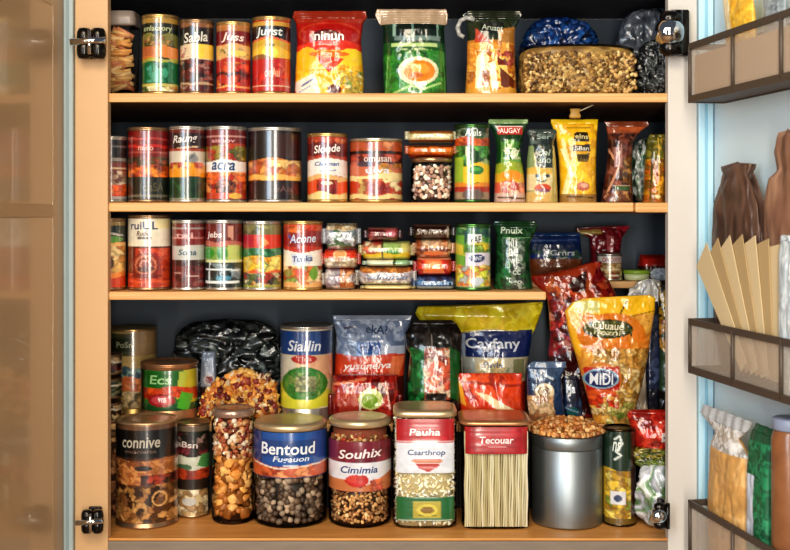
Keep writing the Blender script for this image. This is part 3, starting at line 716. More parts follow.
pouch('snack_pouch', 'green pouch with red name plate and orange, between lemon tin and small grey pouch', [(119, 489, 528), (122, 488, 528), (134, 494, 524), (148, 497, 520), (175, 495, 524), (203, 494, 526)], Z2, .07, .05, '1f5a1c', [
    B(119, 126, 'a8c088'), B(123, 142, '174020'), R(497, 127, 522, 135, 'b8342c'), R(496, 126, 523, 127.4, 'f0d8d0'), T('AUGAY', 509.5, 131, 21, 'f8e8e0', 5.5), B(142, 165, '3f7a26'), R(494, 140, 500, 203, '174a1c'), P([(504, 140), (514, 140), (512, 150), (520, 158), (522, 175), (500, 175), (500, 158)], '6a9a3c'), M(502, 148, 520, 160, 'c8d8a0 4a8a34 e8f0d0 2f6a24', 4), T('Siq', 511, 153, 15, 'e8f0c8', 9, 0, .3), B(163, 174, '9aa82c', 1), B(173, 184, 'd8a830', 1), E(510, 176, 10, 5, 'f0901c'), B(182, 194, 'd0604a', 1.2, .3), M(499, 183, 525, 194, 'e08a6a c04a3a e8b090', 5), B(194, 203, 'c8a898'), L([(498, 198), (524, 199)], 2, '5a4438')], seal=5, seal_col='8aa870')
pouch('snack_pouch', 'small grey topped pouch with smiling orange emblem on second shelf', [(129, 529, 555), (132, 527, 557), (142, 529, 554), (160, 527, 556), (202, 526, 558)], Z2, .065, .045, 'd0b878', [
    B(129, 146, '2c3a36'), M(528, 131, 556, 147, '3a4844 243030 586660 1c2624', 6), P([(532, 144), (552, 144), (552, 168), (536, 168)], '24322c'), T('Ser', 543, 137, 14, '98a8a0', 5), T('tei', 543, 153, 13, 'b0bca8', 6, 0, .2), T('ano', 543, 161, 13, 'a8b4a0', 5), R(526, 146, 533, 203, '8a9a68'), B(168, 176, 'd8b050', 1.2), B(174, 190, 'd8c898'), E(536, 176, 2, 2, '3a4a50'), E(546, 176, 2, 2, '3a4a50'), L([(536, 180), (540, 182), (545, 180)], 1.5, '4a5a58'), E(541.5, 188, 8, 4.5, 'c84a28'), E(541.5, 190.5, 7, 2, '7a3a50'), B(192, 203, 'd0b06a', 1), P([(552, 146), (558, 150), (558, 203), (550, 203)], 'b8a860')], seal=4, seal_col='3a4844')
pouch('snack_pouch', 'tall yellow pouch with stacked black lettering on second shelf', [(119, 551, 598), (123, 551, 598), (136, 556, 597), (160, 559, 596), (185, 560, 596), (203, 559, 597)], Z2, .075, .055, 'e0aa18', [
    B(119, 128, 'e8c01c'), M(553, 119, 598, 203, 'e8b41c d89e14 efc030 dca818', 18), P([(560, 140), (563, 138), (570, 170), (566, 198), (560, 200), (566, 172)], 'f4e0a0'), L([(561, 150), (570, 176), (564, 198)], 2.2, 'f8eec0'),
    P([(573, 133), (586, 132), (588, 142), (572, 142)], '2c2418'), P([(571, 146), (588, 145), (589, 152), (571, 152)], '241c14'), P([(574, 155), (588, 154), (586, 163), (576, 163)], '6a5418'), T('eIns', 580, 137, 13, 'd8c890', 5, 3), T('SBan', 580, 149, 14, 'd8d0c0', 4.5), T('yen', 581, 158.5, 11, '2c2414', 6), L([(566, 128), (590, 128)], 1, 'a88414'), E(581, 187, 6.5, 4.5, 'b8644a'), E(582, 186, 4, 2.2, 'd8a890'), B(195, 203, '9a7438'), L([(566, 197), (592, 198)], 1.6, '5a4424')], seal=5, seal_col='efc41c')
pouch('snack_pouch', 'maroon brown pouch with twisted top beside the yellow pouch', [(121, 604, 648), (125, 606, 649), (132, 607, 640), (142, 608, 633), (152, 608, 632), (170, 606, 632), (203, 601, 633)], Z2, .075, .05, '5a2a1a', [
    B(121, 134, '8a4424'), P([(615, 122), (648, 126), (646, 134), (618, 130)], 'a8542c'), M(602, 134, 634, 203, '6a3020 4a1e14 8a5040 3a1812 7a4430', 7), L([(608, 150), (616, 168), (604, 198)], 2, 'c89070'), R(612, 148, 620, 168, '9a6a60'), M(620, 158, 631, 184, 'a87a40 7a4a20 5a3a18', 5), R(613, 187, 627, 191, '3a5a30'), L([(612, 186), (628, 186)], 1, 'b8a080'), M(604, 192, 632, 202, '8a5a38 b08050 6a3a20', 4, .6)], seal=6, seal_col='7a3a20')
crumpled_bag('herb_bag', 'bag of green and white herbs behind the twisted maroon pouch', 'bag', 630, 662, 138, 203, Z2, .15, .06, '2a4a34 1c2c24 c8d0d0 3a6a44 8a98a0', fr=3.4, rough=.4, seed=52)
pouch('noodle_bag', 'olive gold bag of noodles at the end of second shelf', [(134, 650, 664), (140, 647, 667), (160, 645, 668), (203, 643, 668)], Z2, .075, .05, '8a7424', [M(640, 134, 670, 165, '7a7428 a08830 5a5a20', 6), M(640, 160, 670, 203, 'b8801c d89a24 8a5a18 c86a1c', 5), L([(651, 140), (648, 200)], 1.3, '4a4418'), L([(657, 138), (656, 200)], 1.2, 'd8b050'), L([(662, 140), (661, 200)], 1.2, '5a3a14'), E(655, 197, 3, 2, 'f0d8a0')], seal=3, wr=.003, wl=7)
packet('white black spotted packet squeezed against the frame on second shelf', 667, 684, 128, 203, Z2, .08, .06, 'd8d8d0', [M(660, 128, 690, 203, 'e8e6de d0d0cc 1c1c1c', 6, .9), E(667, 155, 2, 3, '111111'), E(670, 185, 2, 3, '141414')], name='snack_packet', ends=False)

# ================================================================== shelf 3
G3 = 'tins standing on the third shelf'
yb3 = 291.5
can('food_can', 'green topped tin with orange foot, half hidden by the frame on third shelf', 92, 126, 218, yb3, Z3, F_, 'e0a050', [
    B(221, 226, '8a7038'), B(226, 243, '1c2416'), L([(108, 232), (124, 236)], 2, 'b8b0a8'), E(116, 240, 9, 3.5, '5a8a38'), B(244, 274, 'dcb070', 1), M(94, 246, 126, 276, 'e8b868 d89a50 f0d090 c88040', 8), E(111, 264, 7, 8, '4a2a18'), E(109, 262, 4.5, 5.5, 'c89048'), B(276, 288, 'c8421c', 2, .2), B(272, 277, 'e88a38', 2, .2)], BRONZE, G3)
can('food_can', 'large white and red tin with navy lettering near frame on third shelf', 128, 171, 215, yb3, Z3, F_, 'b83a1c', [
    B(219, 247, 'e6dcc6'), T('ruiUL', 148, 226, 31, '3a4a6a', 8), T('Rudio', 148, 234, 15, '5a3a34', 5, 0, .3), R(142, 237, 156, 239.5, '6a605a'), R(160, 219, 171, 229, 'e8d8a0'), B(247, 249, '5a2014'), B(249, 289, 'b23a1c'), M(128, 249, 171, 289, 'b8421c a8301a c8502a 98281a', 11), R(128, 249, 140, 275, '6a1c14'), E(150, 266, 14, 13, '8a3020'), O(150, 266, 10, 9, 2, 'c87858'), O(150, 266, 5, 5, 1.5, 'd8a088'), E(150, 270, 9, 3, '5a2418'), L([(144, 250), (150, 258), (156, 256)], 1.2, 'd8a080'), E(150, 277, 16, 2.5, '7a2014'), B(281, 284, 'd85a30', .8)], BRONZE, G3)
can('food_can', 'red tin with silver grey name band around the middle on third shelf', 172, 205, 220, yb3, Z3, F_, '6a1c18', [
    B(224, 230, '6a2420'), B(228, 230, '9a8a84'), B(230, 246, '7a1c1c'), T('tai', 187, 236, 20, 'd8a8a0', 6), B(238, 239.5, 'b87068'), B(246, 261, 'bcbab2', .6, .2), T('Sona', 190, 253, 20, '3a5f6a', 6, 0, .2), B(261, 267, '3a1412'), B(267, 288, '6a201c'), M(173, 268, 205, 287, '7a2a24 4a1412 8a4a44', 6, .6), L([(190, 277), (200, 277)], 1.4, 'd8c0b8'), L([(176, 274), (184, 274)], 1.2, 'a88078')], SILVER, G3)
can('food_can', 'dark red tin with green apple band and white stripes on third shelf', 205, 243, 220, yb3, Z3, F_, '6a1814', [
    B(224, 245, '6a1a18'), T('Jebs', 217, 236, 18, 'e8d8d0', 8, 0, .1), R(231, 226, 236, 245, 'c8907a'), M(206, 225, 242, 245, '7a201c 5a1210 8a3028', 7, .5), B(242, 247, 'b86a58', 1), B(247, 262, '7a9a48'), E(211, 254, 6, 5.5, '2c8a24'), E(225, 254, 6, 5.5, '2a8422'), R(231, 246, 241, 262, 'bcc46a'), B(261, 263, 'd8d8a0'), B(263, 289, '24302e'), M(206, 264, 242, 286, '1c2624 3a4a48 8a9aa0 2a1c1c', 6, .8), L([(207, 270), (240, 271)], 1.8, 'd8e0e0'), L([(207, 283), (240, 283)], 2.4, 'e0e6e4'), E(226, 279, 8, 3, '4a8aa0'), L([(212, 264), (211, 282)], 1.5, 'c8d4d4')], SILVER, G3)
can('food_can', 'olive tin with red, green and yellow bands on third shelf', 243, 282, 221, yb3, Z3, F_, '6a6a30', [
    B(225, 235, '7a7648'), M(244, 226, 281, 235, '8a8450 5a5a38 a8a068', 7, .6), B(235, 249, 'd23a1c'), R(243, 235, 256, 249, 'b01c34'), P([(264, 236), (272, 244), (262, 249)], 'e89858'), B(249, 258, '2a7a4a', 1), M(244, 249, 282, 258, '3a8a58 1f6a3a 58a878', 6, .6), B(257, 273, 'e0aa1c', 1, .25), M(246, 258, 281, 272, 'ecc030 d8941c f4d868', 8, .7), L([(262, 258), (270, 266), (266, 274)], 2, '7a8a4a'), B(272, 277, 'd85a28', 1.5, .3), B(276, 288, '7a5a38'), M(244, 274, 282, 287, 'a8321c 5a6a3a c8a060 d8c8a0 3a2a20', 4), B(286, 290, '9a9a40')], SILVER, G3)
can('food_can', 'red tin with dark lettering over white banner and vegetables on third shelf', 283, 323, 221, yb3, Z3, F_, 'b8301a', [
    B(225, 231, 'c84a1c'), B(231, 247, '8a1c18', .8), M(285, 226, 322, 233, 'd86a28 b8341c', 7, .5), T('Acone', 304, 239, 30, 'ccd2e2', 9, -3, .25), L([(290, 236), (296, 243)], 2.2, '3a4a8a'), P([(297, 248), (309, 248), (303, 254)], 'a81c18'), P([(283, 250), (303, 254), (323, 250), (323, 268), (283, 268)], 'ebe3d4'), P([(292, 254), (314, 256), (312, 264), (294, 266)], 'c8cfda'), T('Tunka', 304, 259.5, 22, '3a4a78', 6, -4, .2), M(283, 267, 323, 288, 'e8b878 c86a2c f0d8a8 a84a20 8aa048 d88a38', 7), E(315, 275, 4, 6, '6a9a2a'), E(302, 273, 6, 4, 'c84a20'), E(289, 274, 5, 4, '8a8438'), B(284, 290, 'e0a868', 1.5, .2)], GOLD, G3)

# stacked packets
GA = 'packets stacked on the third shelf'
def stack(rows, d, depth, zb):
    z = zb
    for (lab, x0, x1, y0, y1, base, ops, nm) in reversed(rows):
        packet(lab, x0, x1, y0, y1, z, d, depth, base, ops, name=nm, group=GA, wr=.0022, wl=8)
        z += Z(y0, d - depth * .1) - Z(y1, d - depth * .1) - 0 if False else (y1 - y0) * k(d - depth * .2) + .0008
def stk(rows, d, depth, zb):
    """rows top to bottom; each packet's height follows from the photo, lowest lies on the shelf"""
    z = zb
    for (lab, x0, x1, y0, y1, base, ops, nm) in reversed(rows):
        SEED[0] += 7
        kk = k(d); h = (y1 - y0) * kk - .0008
        # packet() measures its top from the photo row; give it a row that lands on this height
        py0 = HOR - ((z + h) - ZC) / k(d - depth * .2); py1 = HOR - (z - ZC) / k(d - depth * .2)
        sh = lambda y: py0 + (y - y0) / (y1 - y0) * (py1 - py0)
        o2 = []
        for o in ops:
            o = list(o)
            if o[0] == 'B': o[1], o[2] = sh(o[1]), sh(o[2])
            elif o[0] in 'RM': o[2], o[4] = sh(o[2]), sh(o[4])
            elif o[0] in 'EO': o[2] = sh(o[2])
            elif o[0] in 'PL': o[1] = [(a, sh(b)) for a, b in o[1]]
            elif o[0] == 'T': o[3] = sh(o[3])
            o2.append(tuple(o))
        packet(lab, x0, x1, py0, py1, z, d, depth, base, o2, name=nm, group=GA, wr=.0016, wl=8)
        z += h + .0008
stk([('grey white flecked packet, topmost of the narrow stack beside red tin', 325, 359, 226, 252, 'b8bcc0', [M(320, 226, 362, 252, 'c8ccd0 a8b0b8 e0e4e6 7a868c 4a6a50', 6), B(226, 233, 'd8c4a0', 1), M(325, 227, 360, 233, 'e8d8b8 a88a60 c8b088', 5), L([(327, 249), (340, 247)], 2, '4a7a4a')], 'snack_packet'),
     ('red and beige packet in the middle of the narrow stack beside red tin', 323, 359, 252, 271, 'c8341c', [B(252, 262, 'd23a1c', .8), E(341, 256, 6, 4, 'e8a060'), O(341, 257, 6, 4, 1.2, 'f0c890'), M(324, 261, 359, 271, 'd8c8a8 c0a888 e8dcc8 b89878', 7)], 'snack_packet'),
     ('grey and orange mottled packet at the bottom of the narrow stack', 324, 357, 271, 292, 'a89888', [M(320, 271, 360, 292, 'b8b0b8 d8d0cc 9a8a94 e8e0dc', 7), M(341, 271, 360, 290, 'c87a48 d8986a a85a30', 6, .8)], 'snack_packet')], .085, .085, Z3)
stk([('dark red packet with flower print, topmost of the wide mixed stack', 366, 400, 231, 245, '4a1414', [M(362, 231, 402, 245, '7a2424 3a0f10 a84a4a 5a181c', 6), B(231, 233, 'a86a60'), E(391, 238, 5, 3.5, 'b86a74')], 'snack_packet'),
     ('yellow and green packet, second down in the wide mixed stack', 361, 412, 245, 263, 'c8b878', [B(245, 258, '9aa868'), M(361, 245, 383, 258, 'c84a3a e8c898 d87a58 f0e0b8', 5), E(391, 251, 8, 5, '9ab868'), E(391, 256, 8, 2, '4a8a3a'), R(401, 246, 412, 258, 'c8c070'), B(257, 263, 'e3c432', .8), R(382, 246, 383.5, 263, '3a4a24')], 'snack_packet'),
     ('white and green flat packet in the middle of the wide mixed stack', 365, 411, 263, 270, 'c8dcc0', [B(263, 266, 'e8ece0'), R(393, 263, 396, 270, '1c4a2c'), R(396, 263, 412, 270, '9ac8a0')], 'snack_packet'),
     ('orange trimmed grey packet with blue writing in the wide mixed stack', 358, 414, 270, 288, 'c8bfb8', [B(270, 275, 'c87a34', .6), M(360, 270, 412, 276, 'd8904a a85a24', 4, .7), B(276, 287, 'd0c8c4', .8), M(360, 276, 412, 287, 'd8d0d0 b8b0b8 e8e4e0 a89a9c', 6), T('sdnqrau', 388, 281, 40, '6a7a9a', 6, 0, .3)], 'snack_packet'),
     ('pale yellow flat packet under the wide mixed stack', 363, 413, 288, 293, 'e0cf8c', [B(288, 293, 'e8d898')], 'snack_packet')], .085, .08, Z3)
stk([('dark brown flat packet with pale lettering on top of the blue packet stack', 411, 453, 227, 242, '2c1610', [B(227, 229, '7a5a4a'), T('Srautuor', 432, 234.5, 32, '9a8878', 6, 0, .2), R(446, 229, 448, 241, 'a89888')], 'snack_packet'),
     ('beige biscuit packet, second in the blue packet stack', 414, 452, 242, 260, 'd8a078', [M(410, 242, 455, 260, 'e0b088 c88a60 ecc8a0 a85a34', 8), B(251, 253.5, '6a2414', .8), E(433, 256, 10, 2.5, 'd87a48')], 'snack_packet'),
     ('shiny red packet with orange window in the blue packet stack', 415, 453, 260, 278, 'b8241c', [M(410, 260, 455, 278, 'c82c1c a01814 d8482c', 7), P([(425, 262), (440, 262), (444, 276), (422, 276)], 'e87a40'), E(433, 267, 5, 3, 'f0a870'), B(260, 262, 'e8a078')], 'snack_packet'),
     ('blue flat packet at the bottom of its stack on third shelf', 414, 456, 278, 292, '2c4a7a', [M(410, 278, 458, 292, '2f5488 24406a 4a78a8 1c3050', 6), T('susaln', 435, 284.5, 34, '7aa0c8', 5), B(288, 292, '9ab0b8')], 'snack_packet')], .085, .08, Z3)
can('food_can', 'green and yellow tin with white fruit panel at the end of third shelf cans', 455, 491, 224, yb3, Z3, F_, '4a8a3a', [
    B(228, 238, '2c4a30'), R(468, 224, 480, 232, 'd0d8e0'), E(474, 230, 6, 4, 'e0e6ee'), M(456, 228, 490, 246, '3a7a44 58a050 2c5a58 8ab068', 7), R(467, 235, 481, 245, 'd8dcd8'), T('VAF', 474, 240, 12, '3a3f3a', 7), R(455, 236, 463, 290, '6aa83a'), B(244, 255, 'c8b838', 1.5, .2), M(462, 245, 491, 256, 'e0c838 8aa838 5a8a30', 6), R(464, 253, 490, 268, 'd8cfd8'), E(476, 259, 8, 4, '2c3f6a'), T('ANT', 476, 259, 10, 'd8dce8', 4), B(267, 288, 'd8b038', 1), M(457, 267, 491, 287, 'e0a840 c8d048 d87a38 f0d878 a8b0a8 8ab040', 6), E(476, 282, 7, 4, 'c0c8cc'), B(287, 291, '8a9a68')], plain('green lacquered tin', '5a8a50', .3, .9), G3)
pouch('herb_pouch', 'dark green pouch with pale vertical print at the end of third shelf', [(221, 495, 534), (225, 493, 538), (236, 497, 534), (245, 496, 530), (265, 496, 530), (293, 494, 533)], Z3, .08, .055, '14381c', [
    M(490, 220, 540, 293, '14381c 1c4a26 0f2a16 245a30', 9), T('Pnulx', 511, 231, 22, 'c0d0b8', 7, 0, .1), L([(502, 239), (530, 239)], 1, '5a8a5a'), R(508, 243, 519, 293, '46564a'), M(505, 243, 524, 293, '6a7a6a 8a9488 3a4a3c 24302a', 5, .8), T('ae', 512, 254, 9, 'd0d8cc', 8), T('we', 513, 263, 10, 'c8d0c4', 5), T('cc', 515, 275, 8, 'b8c4b4', 5), T('go', 516, 286, 9, 'c0c8bc', 5), M(500, 262, 510, 292, '1f6a3a 0f3a1c', 5)], seal=8, seal_col='1c4224')
crumpled_bag('herb_bunch', 'dark green leafy sprig leaning beside the dark green pouch', 'herbs', 526, 550, 236, 292, Z3, .395, .035, '123018 1f5a2c 3a8a48 0c2010', fr=3.5, rough=.5, seed=66)

# things on the notched end of the third shelf
pouch('snack_bag', 'blue bag with white lettering behind the red bag, upper shelves end', [(233, 531, 578), (237, 530, 580), (262, 529, 582), (292, 530, 582)], Z3, .375, .03, '1c3f8a', [B(233, 246, '1c3a78'), L([(532, 243), (576, 242)], 1.5, '5a7ab8'), B(246, 256, '16305f'), T('VGrnrs', 558, 258, 32, 'e0e8ea', 7), M(530, 254, 582, 275, '1c4a4a 2a5a50 c8d8d0 4a6a58', 5, .5), B(266, 292, '8a4a24')], seal=4, seal_col='26508f')
pouch('snack_bag', 'crimson bag with upturned corner behind small brown jar', [(226, 612, 630), (229, 576, 629), (234, 577, 626), (241, 590, 622), (262, 591, 620), (292, 590, 622)], Z3, .39, .03, '7a1420', [M(570, 226, 632, 292, '8a1824 6a0f1a a82838 5a0c14', 12), P([(577, 232), (600, 230), (602, 236), (580, 238)], 'a88a40'), L([(578, 236), (600, 234)], 1.2, 'd8c078'), P([(605, 236), (613, 240), (612, 258), (606, 258)], 'b85a60')], seal=3, wr=.004)
can('preserve_jar', 'small brown jar with white and red label below crimson bag', 597, 622, 253, 287, Z3, .335, '8a5a34', [B(257, 263, 'e0d8d0'), T('DROXV', 609.5, 260, 20, 'a82820', 4.5), B(263, 285, '9a6a3c'), M(598, 264, 622, 286, 'c89858 7a4a28 e8c890 a83a24', 5), L([(601, 270), (618, 270)], 1.6, 'f0e0c0'), L([(603, 276), (617, 276)], 1.4, 'e8d8b8')], SILVER, None, cat='jar', rim=3)
packet('flat red carton lying at the far end of the third shelf', 638, 676, 255, 284, Z3, .375, .06, 'a82418', [B(255, 258, 'c84a30'), M(636, 255, 680, 290, 'b82a1c 981c14 c83c28', 9), L([(664, 256), (664, 270)], 1.4, 'f0a890'), B(268, 290, '3a1410')], name='red_carton', cat='carton', ends=False)
t = root('green_lid_tub', 'low tub with lime green lid on the end of third shelf', 'tub', (X(634, .385), .36, Z3))
t.location = (X(633, .34) , .363, Z3)
rr = 15 * k(.36) * .95
lathe('tub_body', [(rr * .8, .0), (rr * .86, .001), (rr * .94, .013)], plain('tub wall', 'c8cfa0', .4), t, 40)
lathe('tub_lid', [(rr * .95, .0132), (rr, .014), (rr, .019), (rr * .96, .0215), (rr * .5, .022), (rr * .1, .022)], plain('lime lid', '8aa834', .35), t, 40)
t.location.x = X(637, .363); t.location.y = .3635

# ================================================================== tier on the riser, behind the bottom front row
GT = 'tins standing in the second row above the bottom shelf'
can('food_can', 'tall tan tin with dark badge and orange stripe behind green tin', 109, 157, 325, 412, ZR, .31, 'b09058', [
    B(330, 334, 'a88a58'), B(334, 356, '4a4a2c'), R(112, 338, 140, 352, '2c3018'), T('PoSn', 130, 345, 18, 'a8a884', 6), R(140, 330, 157, 400, 'a8875a'), B(356, 370, 'c8a868'), B(368, 378, '3a5a6a', 2, .3), M(112, 368, 156, 378, '4a6a78 2a4a40 8aa8a0', 5, .7), B(378, 392, 'd0703a', 1.5, .2), M(112, 379, 150, 393, 'e08a50 c05a2c', 6, .7), B(392, 410, '9a8048'), M(112, 392, 157, 408, 'b89860 6a5a34 d8c090', 6)], GOLD, GT)
# small column of tins against the frame
zz = ZR
for i, (yy, lab, cs, bs) in enumerate([(401, 'squat dark tin with cream stripe, lowest of the small stack by frame', 'c8b080 3a2a1c 6a4a30', '4a3424'), (378, 'squat green black tin in the middle of the small stack by frame', '2a4a2c 1c2418 8a8a60', '1c2a1c'), (355, 'squat maroon tin, topmost of the small stack by frame', '5a1c18 2a1410 a88a60', '3a1814')]):
    h = 23 * k(.245); pt = HOR - ((zz + h) - ZC) / k(.245 - .03)
    can('food_can', lab, 95, 122, pt, pt + 24, zz, .212, bs, [M(90, pt + 3, 124, pt + 22, cs, 5), B(pt + 9, pt + 11, 'd8cbb0', .5)], BRONZE, GT, rim=3)
    zz = zz + Z(pt, .212) - zz + .0005
can('preserve_jar', 'squat green and red labelled jar with wide copper lid behind front row', 141, 198, 358, 414, ZR, .207, '2f7a26', [
    B(372, 389, '2a8a24', 0), P([(146, 372), (186, 372), (184, 386), (166, 390), (148, 386)], '1f6a20'), T('Ecs', 166, 380, 24, 'a8d898', 9, 0, .1), R(188, 370, 198, 412, 'd8c838'), P([(184, 372), (192, 372), (186, 398), (182, 400)], 'c8d050'), B(388, 399, 'd8481c', 1.5, .15), M(146, 388, 190, 399, 'e05a24 c83a18', 8, .5), E(167, 401, 14, 7, '7a1c1c'), E(167, 400, 11, 4.5, 'd84a54'), T('*tn', 168, 400, 9, 'fff0f0', 5), B(404, 415, '1f5a2a'), E(167, 401, 13.5, 6, 'a82028'), E(167, 400.5, 10.5, 4.2, 'd0505a'), T('vrs', 168, 400, 9, 'fff0f0', 4.5), P([(186, 392), (196, 396), (192, 412), (182, 408)], '58b838'), R(141, 370, 147, 414, '2a2a18')], COPPER, GT, rim=13, cat='jar', lid_metal=COPPER)
crumpled_bag('plastic_bag', 'black crumpled plastic bag with a grey sheen at the back of the lowest level', 'bag', 172, 284, 319, 420, ZR, .37, .085, '060708 0c0f10 14181a 4a5250 0a0c0e 20262a 7a8480', fr=5, rough=.38, seed=72, power=3.2)
packet('small grey packet with red seal in front of black plastic bag', 200, 217, 352, 395, ZR, .315, .02, '9aa0b0', [B(352, 366, '8a94a8'), E(210, 371, 6, 4, 'd0c8c8'), E(210, 371, 4, 2.5, '8a2a34'), B(376, 420, '3a1c1c')], ends=False)
# trail mix bag
t = root('trail_mix_bag', 'open clear bag of dried fruit and nuts heaped behind the walnut jar', 'bag', (X(241, .265), .265, ZR), None)
rng = np.random.RandomState(5); pts = []
wx = 36.5 * k(.26); hz = Z(378, .25) - ZR
for i in range(460):
    u = rng.uniform(-1, 1); v = rng.uniform(0, 1)
    top = (1 - abs(u) ** 5) ** .5
    top = max(.15, top * (1 if u > -.35 else .78) * (1 + .05 * math.sin(u * 9)))
    pts.append((u * wx, -.042 * (1 - .55 * v) * (1 - .4 * abs(u) ** 3) + rng.uniform(-.004, .004), hz * v * top + .0115))
gv, gf, gc = grain_mesh(pts, .0088, (1.25, .8, .7), 'd08838 e0a450 e8b868 8a2e22 6a201a b86830 e0c8a0 d89448', 6, .3)
cs_ = []
o = link_mesh('dried_fruit_mix', gv, gf, FOOD, t, gc); o['kind'] = 'stuff'
_, V, F, col = crumple('x', '', '', 208, 274, 380, 420, ZR, .265, .085, 'a85c28 7a3418 c88a48', fr=3., rough=.2, seed=7, power=2.4, parent=t)
link_mesh('fruit_core', V * np.array([.93, .8, .93]), F, FOOD, t, col)
link_mesh('clear_film', V * np.array([1.05, 1.22, 1.06]), F, CLEAR, t)
can('food_can', 'white can with green cabbage picture and blue top with silver lid', 280, 333, 322, 412, ZR, .225, 'e8d8b8', [
    B(331, 355, '1f4a8a'), R(322, 331, 334, 355, '16346a'), T('Siallin', 306, 346, 37, 'eef0f4', 11, 0, .2), B(355, 404, 'e6c9a0'), R(280, 356, 297, 385, 'd8ccb8'), R(310, 356, 333, 380, 'e8b088'), E(306, 359.5, 13, 4.5, 'b82418'), T('Tira', 306, 359, 17, 'f0b0a0', 4.5), E(304, 392, 25, 19, 'd8d048'), E(306, 384, 23, 17, '2f7a2a'), E(306, 384, 19, 13.5, '3f8a34'), M(290, 373, 322, 396, '4a8a3c 2a6a28 8aa858 6a8a48', 7, .8), E(307, 384, 11, 8, '8a9a5c'), M(298, 377, 318, 392, 'a8a878 6a7a48 8a8a60', 4), B(400, 409, 'dcd848', 1.5, .1), P([(282, 392), (290, 400), (324, 400), (331, 390), (331, 408), (282, 408)], 'd8d23c')], SILVER, GT, rim=8)
pouch('snack_bag', 'silver blue bag with red strip and white writing above red packet', [(316, 333, 412), (320, 333, 411), (335, 336, 407), (372, 334, 404), (412, 336, 404)], ZR, .3, .06, '8a9ab4', [
    M(330, 316, 412, 352, '8a98b0 7484a0 a4b0c4 62728e', 16), L([(345, 328), (356, 326)], 2, '4a3f5a'), T('ekA?', 377, 329, 22, '3a4a6a', 8, 4), R(357, 341, 381, 352, '2c5aa0'), T('tosv', 369, 346, 18, '1c3a78', 5), R(381, 344, 408, 353, 'b4bccc'), B(353, 376, 'd0401c', 1.2, .1), P([(340, 358), (404, 354), (398, 374), (338, 374)], 'd8481f'), P([(392, 354), (406, 354), (398, 375), (388, 375)], 'e87a4a'), T('yusuneiva', 367, 364, 48, 'fbf0e6', 8, -2, .25), B(374, 412, '5a1c14')], seal=5, seal_col='9aa6ba', wr=.003)
packet('glossy red packet with green fruit window under silver blue bag', 331, 400, 376, 411, ZR, .24, .06, '8a1814', [M(330, 376, 402, 415, '98201a 7a1210 b02c20 5a0c0c', 11), E(371, 393, 12, 8, 'c8d080'), E(370, 394, 8, 5.5, '7aa030'), L([(334, 382), (366, 378)], 2, 'd87a58'), L([(386, 380), (390, 400)], 1.8, 'e8b0a0'), P([(336, 388), (356, 384), (360, 402), (340, 404)], 'a83424'), L([(362, 388), (360, 404)], 2, 'e0d8c8')], wr=.004, wl=16)
pouch('snack_pouch', 'black pouch with green side panels and orange bird print', [(321, 417, 452), (325, 411, 457), (333, 405, 462), (346, 406, 462), (352, 410, 462), (400, 405, 464), (413, 406, 464)], ZR, .25, .07, '171412', [
    B(320, 346, '1c1917'), M(404, 322, 464, 352, '201c1a 0f0d0c 3a322e', 12, .6), P([(412, 348), (424, 344), (422, 398), (408, 398)], '14602c'), P([(448, 344), (460, 350), (458, 394), (448, 390)], '1a5a26'), M(408, 346, 424, 398, '1f7a3a 0f4a20 2c8a4a', 5, .7), L([(431, 334), (432, 346)], 1.2, 'a89a90'), E(436, 366, 13, 14, 'd8a060'), M(424, 346, 449, 392, 'e0784a c8502c d8a888 9a4a3a e8c8a8', 6), E(437, 366, 9, 9, 'd85a2a'), E(437, 366, 4.5, 4.5, 'a83418'), M(426, 386, 446, 402, '3a3430 7a6e66 221c1a', 5), L([(432, 346), (442, 352)], 2, 'd0c4bc'), T('nd', 434, 396, 10, '8a8078', 6)], seal=4, seal_col='2a2522', wr=.003)
t = pouch('frozen_food_bag', 'yellow topped bag with large blue name panel behind orange packet', [(303, 520, 543), (307, 418, 543), (314, 415, 541), (322, 420, 538), (330, 452, 535), (336, 459, 532), (375, 463, 526), (413, 463, 526)], ZR, .325, .07, 'dcc41c', [
    B(300, 334, 'd8bf1a', 0), M(414, 300, 545, 332, 'ecd820 d8c01a f2e440 e0cc20', 18), B(331, 336, 'c8c0a0', 2, .08), P([(458, 333), (480, 331), (532, 330), (530, 356), (462, 356)], '1a2f6a'), R(459, 333, 465, 380, 'a8b8d0'), B(356, 381, 'cfc4a4'), T('Cayfany', 492, 344, 54, 'e6ebf2', 13, 0, -.05), R(462, 357, 474, 380, 'b8bfb8'), E(490, 366, 14, 9, 'd8b870'), T('Pavle', 492, 363, 19, '4a5a78', 6), M(478, 366, 508, 381, 'd8c890 e8d8b0 c88a78 a8b080', 6, .7), R(512, 358, 523, 377, '8a8a60'), B(380, 413, 'a82c1c')], seal=0, wr=.0035, wl=20, th=[(303, .5), (316, .75), (330, .45), (345, .75), (380, 1), (413, .8)])
pouch('snack_packet', 'orange red packet with pale diagonal flash in front of yellow topped bag', [(374, 454, 522), (380, 456, 522), (395, 460, 522), (413, 462, 524)], ZR, .235, .04, 'd0401c', [M(450, 374, 526, 415, 'd8461c c0341a e0582a a82a18', 14), P([(455, 377), (461, 380), (466, 400), (460, 398)], 'f0a838'), P([(474, 388), (486, 390), (514, 403), (520, 410), (502, 406)], 'f4dcb0'), P([(474, 394), (482, 394), (508, 410), (480, 410)], 'e0401c'), L([(456, 380), (522, 384)], 2, 'a02c18')], seal=0, wr=.005, wl=18, group=None)
